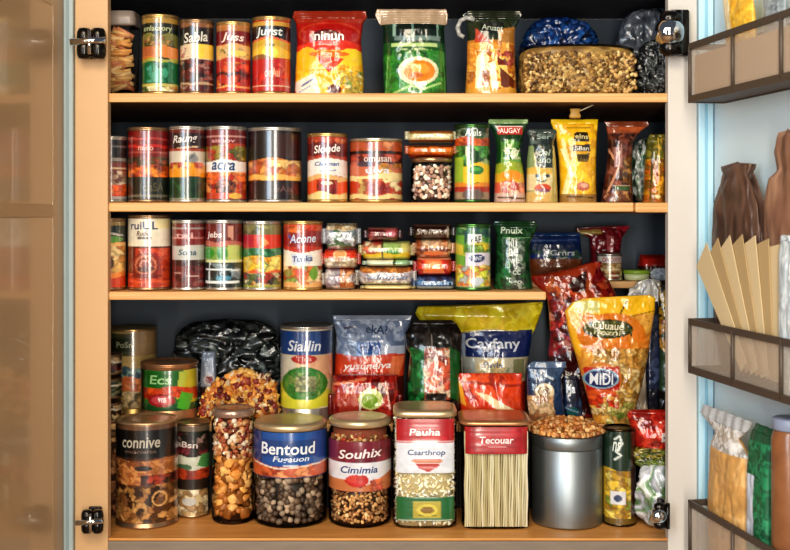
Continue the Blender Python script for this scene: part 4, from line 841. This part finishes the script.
pouch('nut_bag', 'small navy bag with round cream emblem and printed nuts', [(362, 533, 566), (366, 527, 566), (376, 527, 561), (395, 527, 563), (416, 530, 566)], ZR, .222, .03, '243a5a', [M(524, 360, 570, 380, '2c4260 3a5274 1a2c48 5a7090', 9), E(544, 388, 9.5, 7, 'e0cda8'), O(543, 388, 5.5, 4, 1.3, '6a4a30'), O(544, 388, 2.4, 1.8, 1, '5a3a28'), T('S', 544, 388, 3.5, '4a3020', 5), L([(545, 374), (552, 377)], 2, 'c8d4dc'), M(527, 392, 556, 420, 'd8b488 c89a68 e8d0a8 a8744c', 6), P([(555, 378), (562, 376), (566, 416), (556, 412), (552, 398)], '1f3a5c')], seal=6, seal_col='5a7090', wr=.003)
pouch('snack_pouch', 'small black blue pouch between nut bag and big orange bag', [(376, 564, 577), (382, 563, 579), (398, 562, 582), (416, 563, 583)], ZR, .237, .025, '10182c', [T('Ma', 570, 387, 9, 'd0d8e0', 8), M(560, 392, 584, 416, '16284a 0c1220 2a4a6a', 6), E(572, 407, 6, 4, '1c5a5a'), L([(565, 404), (578, 408)], 1.4, '7a98b0')], seal=3)

# big bags on the hinge side
t = pouch('snack_bag', 'crimson crinkled bag with orange folded top leaning behind the big orange bag', [(262, 590, 602), (268, 574, 600), (276, 530, 604), (280, 531, 608), (290, 541, 614), (297, 547, 618), (312, 549, 622), (335, 550, 622), (370, 546, 600), (413, 546, 600)], ZR, .291, .05, '6a0f14', [
    M(524, 260, 626, 420, '7a1418 5a0a10 98202a 4a080c', 11), P([(528, 276), (574, 266), (600, 262), (588, 284), (570, 288), (548, 292), (530, 290)], 'b8401c'), M(545, 276, 590, 312, 'c8501f d86a2c a8301a', 8, .8), P([(528, 278), (545, 276), (545, 290), (530, 292)], 'a82418'), P([(566, 284), (586, 270), (584, 290), (572, 292)], '3a0f0c'), M(545, 296, 572, 345, '98181c 7a0e16 c03a34 d88878 4a080c', 6), M(590, 280, 622, 300, '8a1c18 c8502c d89a70 6a0f10', 6), B(350, 413, '3a0a0c', 4, .1)], seal=0, wr=.006, wl=15, th=[(262, .2), (276, .6), (300, .9), (340, 1), (413, .9)])
pouch('snack_bag', 'big orange noodle snack bag with torn yellow top on canister side', [(296, 636, 650), (299, 585, 656), (303, 573, 655), (312, 565, 655), (330, 567, 652), (360, 576, 648), (390, 584, 642), (413, 590, 636), (428, 594, 632)], ZR, .224, .06, 'd09038', [
    M(560, 294, 660, 430, 'd89838 c8862e e0a84c b87a2c', 14), B(294, 314, 'ecb822', 1), P([(574, 301), (598, 302), (600, 314), (576, 312)], 'd8d488'), P([(600, 302), (620, 300), (618, 316), (596, 318)], 'efbf28'), P([(624, 316), (636, 300), (656, 298), (655, 314)], 'f0bc20'), L([(618, 317), (626, 302)], 1.6, '5a4a1c'), L([(590, 317), (622, 319), (654, 312)], 1.4, 'a87a24'), P([(566, 312), (578, 314), (580, 360), (572, 352)], 'f0b428'), E(610, 336, 34, 22, 'd87c24'), M(582, 316, 650, 356, 'e08a30 d07420 e8a048', 16, .6), E(606, 330, 25, 9.5, '3a3a1c'), E(606, 329.5, 22, 7.5, '4f5228'),
    M(584, 322, 630, 338, '5a6030 8a8a50 2f321a', 5, .5), M(590, 350, 648, 420, 'dcb066 c89448 e8c88a a8742e d0a050', 6), O(598, 382, 19, 16, 4, 'd8843c'), P([(582, 370), (616, 368), (617, 392), (586, 396)], 'b82818'), E(600, 397, 14, 5, 'd85a24'), E(599, 381, 17, 10.5, '8ab0c0'), E(599, 381, 15, 9, '2a3566'), M(583, 398, 616, 412, 'd85a28 c83a1c e8a048', 6, .8), M(604, 406, 632, 428, 'a8a050 d8c878 7a8a38 c89850', 5, .7),
    T('Cuuaue', 606, 326.5, 31, 'e8e0c0', 8, 4, .1), T('nezni', 605, 333.5, 27, 'd0c89c', 5, 4, .1), T('MIDI', 599, 381, 22, 'e8eef4', 12, 0, 0)], seal=0, wr=.0045, wl=15, th=[(296, .15), (312, .4), (335, .85), (380, 1.), (428, .75)], toff=.003)
crumpled_bag('plastic_bag', 'white and grey crumpled plastic bag poking up behind the big orange bag', 'bag', 624, 676, 279, 415, ZR, .305, .045, 'd8d4cc a8a8a8 e8e4dc c8b8a0 8a8c90', fr=3.2, rough=.45, seed=83, power=3.5, m=FILM)
crumpled_bag('plastic_bag', 'white crumpled film tuft against frame, beside green lidded tub', 'bag', 650, 676, 268, 292, Z3, .342, .02, 'e8eaec c8ccd0 a8b0b8', fr=3, rough=.5, seed=85)
packet('dark blue slim packet standing behind the big orange bag', 646, 660, 302, 413, ZR, .262, .018, '2a3350', [M(640, 300, 664, 413, '303a5a 222a44 4a5678', 12), B(384, 413, '181c28')], ends=False)
pouch('snack_pouch', 'black and yellow pouch against the frame beside dark blue packet', [(281, 660, 684), (285, 659, 686), (330, 658, 686), (413, 656, 686)], ZR, .262, .03, 'c88a24', [M(654, 280, 688, 320, '2c3a1c c8a030 181a12 e0b840', 6), M(654, 318, 688, 413, 'd08a2c b8701f e0a848 3a4a24', 8), P([(656, 340), (664, 350), (664, 400), (656, 404)], '2a4a2c'), B(385, 413, '14100e')], seal=3)

# ================================================================== bottom front row
GJ = 'glass jars along the front of the bottom shelf'
can('food_jar', 'tall dark jar of walnut pieces with black name band, first of the front row', 116, 178, 413, 527, ZB, .06, '5a3820', [
    B(423, 431, '6a4a34'), B(431, 458, '16120f'), T('connive', 147, 443, 42, 'b8b0a0', 11, 0, .1), T('muaniaraa', 147, 452, 34, '6a5448', 3.5), B(458, 461, '3a2418'), B(461, 490, 'a8683a', 1.5, .12), M(118, 462, 180, 488, 'b87840 98582c c88a50 7a4422', 9), E(150, 469, 9, 2.6, '241814'), M(148, 476, 178, 490, '4a2014 a83a20 2c1410', 7, .8), M(117, 486, 180, 524, 'a87440 7a4e28 c8965a 5a3418 b88448 3a2010', 6.5), O(165, 500, 6, 7, 1.6, 'd8a868')], BRONZE, None, rim=10, cat='jar', lid_metal=plain('worn brass lid', 'c8a880', .36, .7, noise=.25, nscale=40))
SEED[0] = 400
can('food_can', 'narrow dark green tin with red strip touching the walnut piece jar', 176, 210, 418, 523, ZB, .137, '2c2418', [
    B(424, 432, '6a5a48'), B(432, 457, '1c2218'), M(172, 434, 209, 456, '6a2a2c 2a1c18 a88a80 7a3038 3a2a24', 6, .85), T('aBsn', 190, 445, 24, 'd8c8c0', 6, 5), B(457, 471, 'c8ccb8', 1), E(186, 468, 9, 3.5, '4a6a4a'), P([(204, 455), (210, 455), (210, 470), (200, 466)], '4a8a4a'), B(470, 480, 'b0401f', 1), M(172, 471, 209, 481, 'c04a24 8a2c18', 6, .6), B(480, 490, '2a2018'), E(191, 505, 16, 14, 'c8b488'), M(174, 490, 209, 522, 'd8c498 b89868 e8d8b8 98784c', 7, .8), E(192, 502, 8, 4, 'b8b8b0')], BRONZE, None, rim=6)

tj, r, hb, f = jar('walnut_jar', 'clear jar packed with walnut halves between dark tins and blue label jar', 212, 255, 404, 519, .09, 8, plain('clear worn lid', 'b89a88', .25, .6), neck=.85, group=GJ)
jar_grains(tj, r * .96, .004, hb * .62, .0108, (1.15, .9, .8), 'b87c3c 9a5e28 c8924e 84501f d8a868', 70, 61, lump=.4, core='3a2010')
gvp = []
rng = np.random.RandomState(9)
for i in range(150):
    th = -math.pi / 2 + rng.uniform(-1.6, 1.6); gvp.append((math.cos(th) * (r * .96 - .006), math.sin(th) * (r * .96 - .006), rng.uniform(hb * .62, hb - .004)))
gv, gf, gc = grain_mesh(gvp, .0058, (1.2, .8, .8), 'c08050 8a3a28 e0c8a8 a85a38 d8a878 f0e0d0', 10, .15)
o = link_mesh('mixed_nuts', gv, gf, FOOD, tj, gc); o['kind'] = 'stuff'
lathe('jar_core', [(r * .72, hb * .6), (r * .72, hb - .003)], plain('nut core', '4a2a18', .7), tj, 32)

BRASS = plain('brass lid', 'dcc49c', .36, .7, noise=.12, nscale=30)
def label_on(tj, r, f, x0, x1, y0, y1, base, ops, span=180, p=2., ay=1., name='label', m=PAPER, out=.0008):
    return wrap_label(name, tj, (x0, y0, x1, y1), r + out, f(y1), f(y0), base, ops, m, seed=SEED[0] + int(y0), span=span, p=p, ay=ay)
tj, r, hb, f = jar('bean_jar', 'glass jar of dark beans with blue label and brass lid', 254, 327, 413, 529, .065, 8, BRASS, group=GJ)
jar_grains(tj, r * .965, .004, f(468), .0066, (1.15, .95, .95), '6a5a4c 4a3a30 8a7a6c 3a2c24 a08c7a 5a4638', 210, 71, core='1c1410')
label_on(tj, r, f, 254, 327, 433, 478, '1c4f98', [B(430, 466, '1d559f'), R(254, 430, 266, 480, '163f7c'), R(264, 441, 318, 458, '17427f'), T('Bentoud', 291, 449, 50, 'eef2f6', 12, 0, .05), T('Fugauon', 294, 460, 32, 'e6ebf2', 7, 0, .2), L([(287, 466), (301, 466)], 1.6, 'c8d4e4'), P([(254, 462), (280, 468), (327, 464), (327, 478), (254, 478)], 'c85a30'), M(266, 467, 325, 478, 'd86a3a b8482a e89868 a83a24', 8, .8), L([(254, 464), (282, 469), (327, 465)], 1.6, 'e8d8c8')], 176)
tj, r, hb, f = jar('lentil_jar', 'glass jar of lentils with maroon and white heart label', 329, 391, 411, 527, .065, 8, BRASS, group=GJ)
jar_grains(tj, r * .965, .004, f(476), .0044, (1., .95, .6), 'a87c50 c89c6c 8a6240 d8b488 6a4428 b89060', 330, 81, core='3a2414')
gv, gf, gc = grain_mesh([(math.cos(a) * r * .9, math.sin(a) * r * .9, z) for a, z in zip(np.random.RandomState(3).uniform(-3.0, -.14, 70), np.random.RandomState(4).uniform(f(447), f(437), 70))], .0044, (1., .95, .6), 'c08048 a83a24 d8b888 8a5a38', 5)
o = link_mesh('lentils', gv, gf, FOOD, tj, gc); o['kind'] = 'stuff'
lathe('jar_core', [(r * .86, f(480)), (r * .86, hb - .004)], plain('lentil core', '8a4a34', .7), tj, 32)
label_on(tj, r, f, 333, 391, 442, 492, '7a1a2c', [B(440, 463, '7d1c30'), M(335, 444, 391, 463, '8a2438 6a1428', 10, .5), T('Souhix', 363, 454, 38, 'f2e8e6', 9, -4, .25), B(463, 485, 'e4e4ea'), T('Cimimia', 362, 470, 31, '24407a', 7, 0, .2), P([(333, 478), (352, 486), (360, 492), (333, 492)], 'e8b898'), P([(333, 480), (352, 480), (363, 488), (376, 482), (391, 474), (391, 492), (333, 492)], 'c87a4a'), E(360, 481, 11, 6, 'c82c24'), E(356, 479, 5, 4, 'd84a3a'), E(365, 479, 5, 4, 'c03028'), M(372, 480, 391, 492, 'd86a3a c85030', 6, .8)], 165)
tj, r, hb, f = jar('rice_jar', 'square glass jar of white rice with red, white and green labels', 393, 456, 401, 522, .065, 7.5, BRASS, p=5., group=GJ)
jar_grains(tj, r * .97, .004, f(420), .0034, (1.7, .7, .7), 'e0d4b4 f0e8d0 cbbb94 f8f2e0', 700, 91, p=5., core='c8b890')
label_on(tj, r, f, 395, 455, 419, 443, 'b81c24', [B(415, 441, 'b41a24'), T('Pauha', 424.5, 432, 28, 'f8eeee', 7, 0, .1), B(441, 443, 'd8a0a0'), M(396, 419, 455, 441, 'bf2028 a81820', 14, .4)], 92, p=5.)
label_on(tj, r, f, 395, 455, 443, 473, 'e4e6ec', [B(443, 473, 'e2e5ec'), T('Csarthrop', 426, 453, 34, '2a3f78', 7, 0, .1), P([(412, 459), (442, 459), (438, 467), (428, 472), (418, 468)], 'b82a20'), L([(412, 461), (442, 461)], 2, 'd88a58'), L([(414, 463), (440, 463)], 1, 'f0d8c8')], 92, p=5., name='second_label')
label_on(tj, r, f, 395, 455, 497, 521, '1f6a38', [B(497, 521, '1f6a38'), R(413, 501, 441, 518, 'b8a83c'), R(418, 506, 436, 516, '5a6a24'), E(427, 510, 11, 6, 'd8c850'), E(427, 510, 7, 3.5, '8a6a24'), L([(398, 520), (452, 520)], 1.5, 'c8c8b8')], 92, p=5., name='base_label')
tj, r, hb, f = jar('noodle_jar', 'square glass jar of pale upright noodles with red label and copper lid', 460, 527, 410, 531, .06, 5, COPPER, p=6., lid_w=.06, group=GJ, neck=.93)
rng = np.random.RandomState(8); V, F, CC = [], [], []
for row in range(2):
    for i in range(30):
        x = -r * .9 + i * r * 1.8 / 29 + rng.uniform(-.0006, .0006); y = -r * .93 + .0035 + row * .004
        n = len(V); m_ = 10; zt2 = f(432)
        for j in range(m_):
            z = .004 + (zt2 - .004) * j / (m_ - 1); xx = x + .0007 * math.sin(j * 1.3 + i)
            for a in range(6):
                V.append((xx + .0021 * math.cos(a * math.pi / 3), y + .0021 * math.sin(a * math.pi / 3), z))
        for j in range(m_ - 1):
            for a in range(6): F.append((n + j * 6 + a, n + j * 6 + (a + 1) % 6, n + (j + 1) * 6 + (a + 1) % 6, n + (j + 1) * 6 + a))
        c = np.array(lin(['d8cfb0', 'c4b890', 'e6dec4', 'b0a27c'][rng.randint(4)]), 'f'); CC.append(np.tile(c, (m_ * 6, 1)))
o = link_mesh('noodles', V, F, FOOD, tj, np.concatenate(CC)); o['kind'] = 'stuff'
lathe('jar_core', [(r * .78, .004), (r * .78, f(434))], plain('noodle core', '6a5c3c', .8), tj, 48, 6.)
label_on(tj, r, f, 462, 526, 427, 454, 'a8161e', [B(425, 454, 'ab1820'), M(462, 427, 526, 454, 'b41c24 9a121a', 14, .4), T('Tecouar', 494, 440, 31, 'f6ecea', 7, 0, .1), L([(486, 447), (503, 447)], 1, 'd8a0a0')], 92, p=6.)

# brushed canister heaped with peanuts
d_ = .055 + 35 * S
t = root('metal_canister', 'plain brushed silver canister filled with peanuts on bottom shelf', 'canister', (X(567, d_), d_, ZB), None)
r = 35 * k(d_); hC = Z(438, .06) - ZB
lathe('canister_body', [(r * .95, .0), (r * .99, .001), (r, .004), (r, hC - .026), (r * .985, hC - .025)], BRUSHED, t, 96)
lathe('canister_rim', [(r * .985, hC - .0248), (r * 1.0, hC - .023), (r * 1.01, hC - .012), (r * 1.01, hC - .002), (r * .98, hC), (r * .9, hC), (r * .88, hC - .004), (r * .3, hC - .004)], BRUSHED, t, 96)
rng = np.random.RandomState(15); pts = []
for i in range(330):
    a = rng.uniform(0, 2 * math.pi); q = math.sqrt(rng.uniform(0, 1)); 
    hgt = .003 + .019 * (1 - q ** 2.2)
    pts.append((math.cos(a) * q * r * 1.0, math.sin(a) * q * r * 1.0, hgt + rng.uniform(0, .003)))
for i in range(40):
    a = rng.uniform(-2.9, -.2); pts.append((math.cos(a) * r * 1.0, math.sin(a) * r * 1.0, rng.uniform(.003, .006)))
gv, gf, gc = grain_mesh(pts, .0052, (1.2, .85, .85), 'c88a4c b87434 d8a468 a8622c e0b47c', 17, .06)
gv[:, 2] = np.maximum(gv[:, 2], .0006)
cv, cf = lathe_data([(r * .98, .0006), (r * .8, .008), (r * .45, .0165), (r * .1, .02)], 40)
n = len(gv); V = list(gv) + list(cv); F = gf + [tuple(i + n for i in q) for q in cf]
o = link_mesh('peanuts', V, F, FOOD, None, np.concatenate([gc, np.tile(np.array(lin('8a5424'), 'f'), (len(cv), 1))]))
o.location = (X(567, d_), d_, ZB + hC + .0002)
tag(o, 'heap of roasted peanuts piled on the brushed silver canister', 'nuts', None, 'stuff')

can('oil_tin', 'slim dark green and yellow tin next to the silver canister', 603, 636, 424, 528, ZB, .075, '16301c', [
    B(430, 472, '14301e'), L([(612, 440), (616, 436), (619, 444), (613, 452), (618, 456), (612, 460)], 2, 'd8e0d8'), T('ns', 614, 447, 9, 'e0e8e0', 10, 0, .3), B(471, 520, 'c8a42c', 2, .2), M(604, 472, 634, 522, 'd8b438 b08a24 e8d068 8a9a38 a87a20', 7), R(608, 492, 622, 505, 'e0e0e4'), E(615, 499, 4, 3.5, '3a4a6a'), R(628, 428, 637, 527, '3a1c10'), B(519, 526, '6a5420')], plain('bronze green tin', '4a4030', .3, 1.), None, rim=6, cat='tin')
# right end of the bottom shelf: bags behind the frame
crumpled_bag('vegetable_bag', 'clear white bag of green vegetables spilling by the bottom frame corner', 'bag', 634, 700, 462, 540, ZB, .085, .09, 'd8d8dc b0b4bc e8e8ea 5a8a4a 9aa0ac c8ccd4 3a5a34', fr=1.7, rough=.3, seed=95, power=4.)
zv = ZB + (Z(462, .085) - ZB) * .9
crumpled_bag('salad_bag', 'dark green and yellow salad bag under the red bag', 'bag', 632, 694, 446, 475, zv + .001, .095, .07, '2a3a18 6a7a2c 1c2410 a8983c 3a2a18', fr=3.4, rough=.4, seed=97, power=4.)
pouch('snack_bag', 'shiny red bag with white swirl beside frame above the salad bag', [(411, 632, 690), (416, 627, 692), (432, 631, 694), (455, 636, 694)], zv + .001 + (Z(446, .095) - zv) * .92, .1, .06, 'a82018', [M(624, 408, 700, 458, 'b0261a 901812 c83a24 7a1410', 12), L([(641, 420), (637, 428), (641, 437)], 2.6, 'f0c8c0'), R(658, 436, 668, 447, 'e8e0dc'), L([(660, 441), (668, 443)], 1.6, '5a4a48')], seal=4, wr=.005)

# back column at the hinge end of the bottom shelf
can('food_can', 'brown mottled tin deep behind the walnut piece jar, by the frame', 90, 122, 430, 520, ZB, .13, '6a4630', [M(88, 434, 124, 518, '8a5a38 5a3420 a87850 3a2216 c89a68', 6)], BRONZE, None, rim=5)

# ================================================================== right door baskets
HX, HY = X(712), -.012
def frosted(name, tint, keep):
    m, nt, b = mat(name); out = nt.nodes['Material Output']
    tr = nt.nodes.new('ShaderNodeBsdfTransparent'); mx = nt.nodes.new('ShaderNodeMixShader')
    b.inputs['Base Color'].default_value = (*lin(tint), 1); b.inputs['Roughness'].default_value = .5
    mx.inputs[0].default_value = keep
    nt.links.new(tr.outputs[0], mx.inputs[1]); nt.links.new(b.outputs[0], mx.inputs[2]); nt.links.new(mx.outputs[0], out.inputs[0])
    return m
FROST = frosted('frosted basket panel', 'dccfbf', .32)
EX = (math.cos(aR), math.sin(aR)); NX = (math.sin(aR), -math.cos(aR))       # along the door / towards the opening
def dpos(t, off): return (HX + EX[0] * t + NX[0] * off, HY + EX[1] * t + NX[1] * off)
def dt(px, off):
    """distance along the door at which a point standing off it by `off` appears in photo column px"""
    m = (px - 395) * S / D; x0, y0 = dpos(0, off)
    return (m * (D + y0) - x0) / (EX[0] - m * EX[1])
def door_pouch(name, label, outline, zb, off, T_, base, ops, **kw):
    d = dpos(dt((outline[-1][1] + outline[-1][2]) / 2, off), off)[1]; kk = k(d)
    f = lambda px: dt(px, off) / kk
    o2 = [(y, f(l), f(r)) for y, l, r in outline]; p2 = []
    for o in ops:
        o = list(o)
        if o[0] in 'RM': o[1], o[3] = f(o[1]), f(o[3])
        elif o[0] == 'P': o[1] = [(f(q), y) for q, y in o[1]]
        p2.append(tuple(o))
    t = pouch(name, label, o2, zb, d, T_, base, p2, **kw)
    tc = (o2[-1][1] + o2[-1][2]) / 2 * kk
    x, y = dpos(tc, off); t.location = (x, y, zb); t.rotation_euler = (0, 0, aR)
    return t
def door_crumple(name, label, cat, x0, x1, y0, zb, off, depth, cols, m=None, **kw):
    ta, tb = dt(x0, off), dt(x1, off); tc = (ta + tb) / 2; x, y = dpos(tc, off); kk = k(y)
    t = root(name, label, cat, (x, y, zb)); t.rotation_euler = (0, 0, aR)
    _, V, F, col = crumple('', '', '', 0, (tb - ta) / kk, y0, 0, zb, y, depth, cols, parent=t, **kw)
    link_mesh('film_body', V, F, m or FILM, t, col)
    return t
def basket(label, z0, z1, t0=.046, t1=.5, dep=.0705):
    t = root('wire_basket', label, 'basket', (HX, HY, z0), 'wire baskets fixed to the open pale door')
    t.rotation_euler = (0, 0, aR)
    h = z1 - z0; a, b = -dep, -.003
    def loop(z, w, hh):
        parts = []
        for (xa, xb, ya, yb) in ((t0, t1, a, a + w), (t0, t1, b - w, b), (t0, t0 + w, a, b), (t1 - w, t1, a, b)):
            parts.append(box_data(xa, xb, ya, yb, z, z + hh))
        return join(parts)
    link_mesh('rim', *loop(h - .011, .004, .011), WIRE, t, smooth=False)
    link_mesh('base_frame', *loop(0, .004, .012), WIRE, t, smooth=False)
    for x in (t0 + .003, t0 + .16, t0 + .31, t1 - .003):
        link_mesh('post', *bar_data((x, a + .002, .005), (x, a + .002, h - .004), .0032, 8), WIRE, t)
    link_mesh('post', *bar_data((t0 + .003, b - .003, .005), (t0 + .003, b - .003, h - .004), .0032, 8), WIRE, t)
    link_mesh('side_panel', *join([box_data(t0 + .002, t1 - .002, a + .0042, a + .0052, .012, h - .011), box_data(t0 + .0042, t0 + .0052, a + .0052, b - .004, .012, h - .011)]), FROST, t, smooth=False)
    link_mesh('base_tray', *box_data(t0 + .003, t1 - .003, a + .003, b - .003, .002, .005), plain('basket tray', '5a4638', .5), t, smooth=False)
    return z0 + .0052
zU = basket('topmost dark wire basket on the open pale door', 1.594, 1.697)
zM = basket('dark wire basket holding the fan of cream sheets on pale door', 1.1256, 1.220)
zL = basket('dark wire basket holding the bread on pale door, lowest one', .797, .905)

# contents of the top basket
t = root('cardboard_tray', 'tan cardboard tray of groceries inside topmost wire basket', 'box', (HX, HY, zU))
t.rotation_euler = (0, 0, aR)
TAN = plain('tan card', 'c8a67e', .7, noise=.08)
link_mesh('tray_walls', *join([box_data(.06, .40, -.064, -.061, 0, .075), box_data(.06, .40, -.014, -.011, 0, .075), box_data(.06, .063, -.0608, -.0142, 0, .075), box_data(.397, .40, -.0608, -.0142, 0, .075)]), TAN, t, smooth=False)
link_mesh('tray_floor', *box_data(.0635, .3965, -.0605, -.0145, .0005, .003), TAN, t, smooth=False)
door_pouch('snack_packet', 'blurred yellow packet standing in cardboard tray of topmost basket', [(-12, 724, 750), (-6, 723, 752), (30, 728, 755), (96, 729, 754)], zU + .0032, .038, .03, 'e8b840', [M(720, -14, 758, 100, 'ecc048 e0a830 f4d478', 12), P([(722, -12), (730, -12), (738, 30), (730, 30)], 'f8e8c0')], seal=4, m=DULL)
door_pouch('snack_packet', 'blurred grey packet standing behind yellow one in topmost basket', [(-14, 764, 784), (-8, 763, 786), (25, 766, 786), (90, 766, 784)], zU + .0032, .038, .025, '8a949a', [M(755, -16, 795, 95, '8a949a a0aab0 78828a', 12)], seal=4, m=DULL)
# middle basket
BRN = '5a4034 44302a 6a5044 34261f 7a6052'
door_crumple('paper_bag', 'dark brown gathered paper bag behind the fan of cream sheets', 'bag', 714, 764, 162, zM, .025, .036, BRN, fr=2.2, rough=.28, seed=101, power=6., m=DULL, shape=[(0, .9), (.6, 1.), (.8, .95), (.9, .72), (.95, .62), (.98, .85), (1, .9)])
door_crumple('paper_bag', 'lighter brown knotted paper bag at the outer end of middle basket', 'bag', 765, 812, 128, zM, .026, .034, '9a7460 7a5848 b08c74 5a4034', fr=2., rough=.25, seed=103, power=6., m=DULL, shape=[(0, .9), (.7, 1.), (.82, .85), (.85, .45), (.92, .62), (1, .5)])
t = root('sheet_fan', 'fan of cream paper sheets leaning out of middle wire basket', 'paper', (HX, HY, zM + .001))
t.rotation_euler = (0, 0, aR)
CRM = [plain('cream sheet', 'e0cca4', .7), plain('cream sheet shade', 'c2a97e', .7)]
for i in range(8):
    a = math.radians(-41 + i * 6.5); ln = .232 - .004 * i
    u = Vector((math.sin(a), 0, math.cos(a))); s_ = Vector((math.cos(a), 0, -math.sin(a)))
    y = -.0645 + .0022 * i
    p0 = Vector((.235 + .012 * i, y, .028 - .002 * i))
    V = []
    for yy in (0, .0011):
        off = Vector((0, yy, 0))
        V += [p0 - s_ * .012 + off, p0 + s_ * .012 + off, p0 + u * ln + s_ * .028 + off, p0 + u * ln - s_ * .028 + off + Vector((0, .002, -.006))]
    F = [(0, 1, 2, 3), (7, 6, 5, 4)] + [(j, 4 + j, 4 + (j + 1) % 4, (j + 1) % 4) for j in range(4)]
    link_mesh('sheet', V, F, CRM[i % 2], t, smooth=False)
door_pouch('snack_packet', 'pale blue white packet beside the cream sheet fan in middle basket', [(236, 782, 806), (250, 779, 808), (290, 779, 808), (350, 780, 806)], zM, .057, .012, 'd0dce4', [M(770, 230, 820, 360, 'd8e2e8 c0ccd4 e8eef0', 14)], seal=4, m=DULL)
# bottom basket
door_pouch('bread_bag', 'bagged tan bread loaf with twisted clear top in lowest basket', [(416, 704, 752), (424, 700, 748), (434, 717, 738), (444, 713, 748), (470, 712, 753), (545, 712, 752)], zL, .036, .05, 'd0a468', [M(690, 436, 760, 550, 'd0a468 c89a5c d8b078', 22), B(410, 446, 'b8b4ae'), M(690, 410, 760, 446, 'c8c8c8 98948e e0e0e0 a89c90', 9)], seal=10, seal_col='c8ccd0', wr=.003, m=DULL)
door_pouch('green_carton', 'green carton with white side panel beside bread in lowest basket', [(428, 756, 776), (436, 755, 777), (470, 755, 777), (560, 755, 777)], zL, .036, .04, '1f6a48', [M(745, 420, 782, 565, '1f7a50 185c3c 2c8a60 145034', 9), R(750, 466, 765, 520, 'c8d0e0'), B(420, 440, '2a5a40')], seal=5, m=DULL, cat='carton', boxy=True, px_p=8)
rj = .0275; tj_ = dt(780, .036) + rj; xj, yj = dpos(tj_, .0345)
t = root('glass_jar', 'brown filled jar with grey blue lid at outer end of lowest basket', 'jar', (xj, yj, zL))
hj = Z(418, yj) - zL
lathe('jar_body', [(rj * .9, 0), (rj, .006), (rj, hj - .03), (rj * .9, hj - .022), (rj * .88, hj - .018)], plain('brown preserve', '8a5c3c', .3, coat=.4, noise=.4, nscale=30), t)
lathe('lid', [(rj * .92, hj - .0178), (rj * .96, hj - .016), (rj * .96, hj - .002), (rj * .9, hj), (rj * .3, hj)], plain('grey blue lid', '8a94ac', .4), t)

# ================================================================== camera
cam = bpy.data.cameras.new('camera'); co = bpy.data.objects.new('camera', cam); C.objects.link(co)
co.location = (0, -D, ZC); co.rotation_euler = (math.radians(90), 0, 0)
cam.sensor_width = 36; cam.lens = 36 * (D / S) / 790
cam.shift_y = -(275 - HOR) / 790
cam.clip_start = .05
cam.dof.use_dof = True; cam.dof.focus_distance = D + .08; cam.dof.aperture_fstop = 5.6
sc.camera = co

# ================================================================== light
def area(name, loc, target, sx, sy, power, col, spread=None):
    l = bpy.data.lights.new(name, 'AREA'); l.shape = 'RECTANGLE'; l.size = sx; l.size_y = sy; l.energy = power; l.color = col
    if spread: l.spread = math.radians(spread)
    o = bpy.data.objects.new(name, l); C.objects.link(o); o.location = loc
    o.rotation_euler = (Vector(target) - Vector(loc)).to_track_quat('-Z', 'Y').to_euler()
    return o
area('key_panel', (.12, -2.45, 1.45), (.0, .1, 1.3), .20, 1.7, 27, (1, .92, .80))
area('second_panel', (-.72, -2.3, 1.5), (0, .1, 1.3), .09, 1.6, 6, (1, .92, .82))
area('soft_front', (-.3, -2.2, 2.75), (0, .1, 1.2), 1.3, .7, 28, (1, .85, .64))
area('cool_door_fill', (-1.2, -2.6, 1.9), (.65, -.2, 1.3), .8, 1.2, 18, (.70, .85, 1))  # cool fill lamp added to light the pale door
w = bpy.data.worlds.new('room'); sc.world = w; w.use_nodes = True
w.node_tree.nodes['Background'].inputs[0].default_value = (.55, .62, .75, 1)
w.node_tree.nodes['Background'].inputs[1].default_value = .14
sc.view_settings.view_transform = 'Standard'
sc.view_settings.look = 'Medium High Contrast'
sc.view_settings.exposure = .22
sc.cycles.use_denoising = True
sc.cycles.max_bounces = 8; sc.cycles.transparent_max_bounces = 12
sc.cycles.sample_clamp_indirect = 3.0

for o in list(C.objects):
    if o.parent is None and o.get('category') and o['category'] not in ('cupboard',): o.location.z += .0006
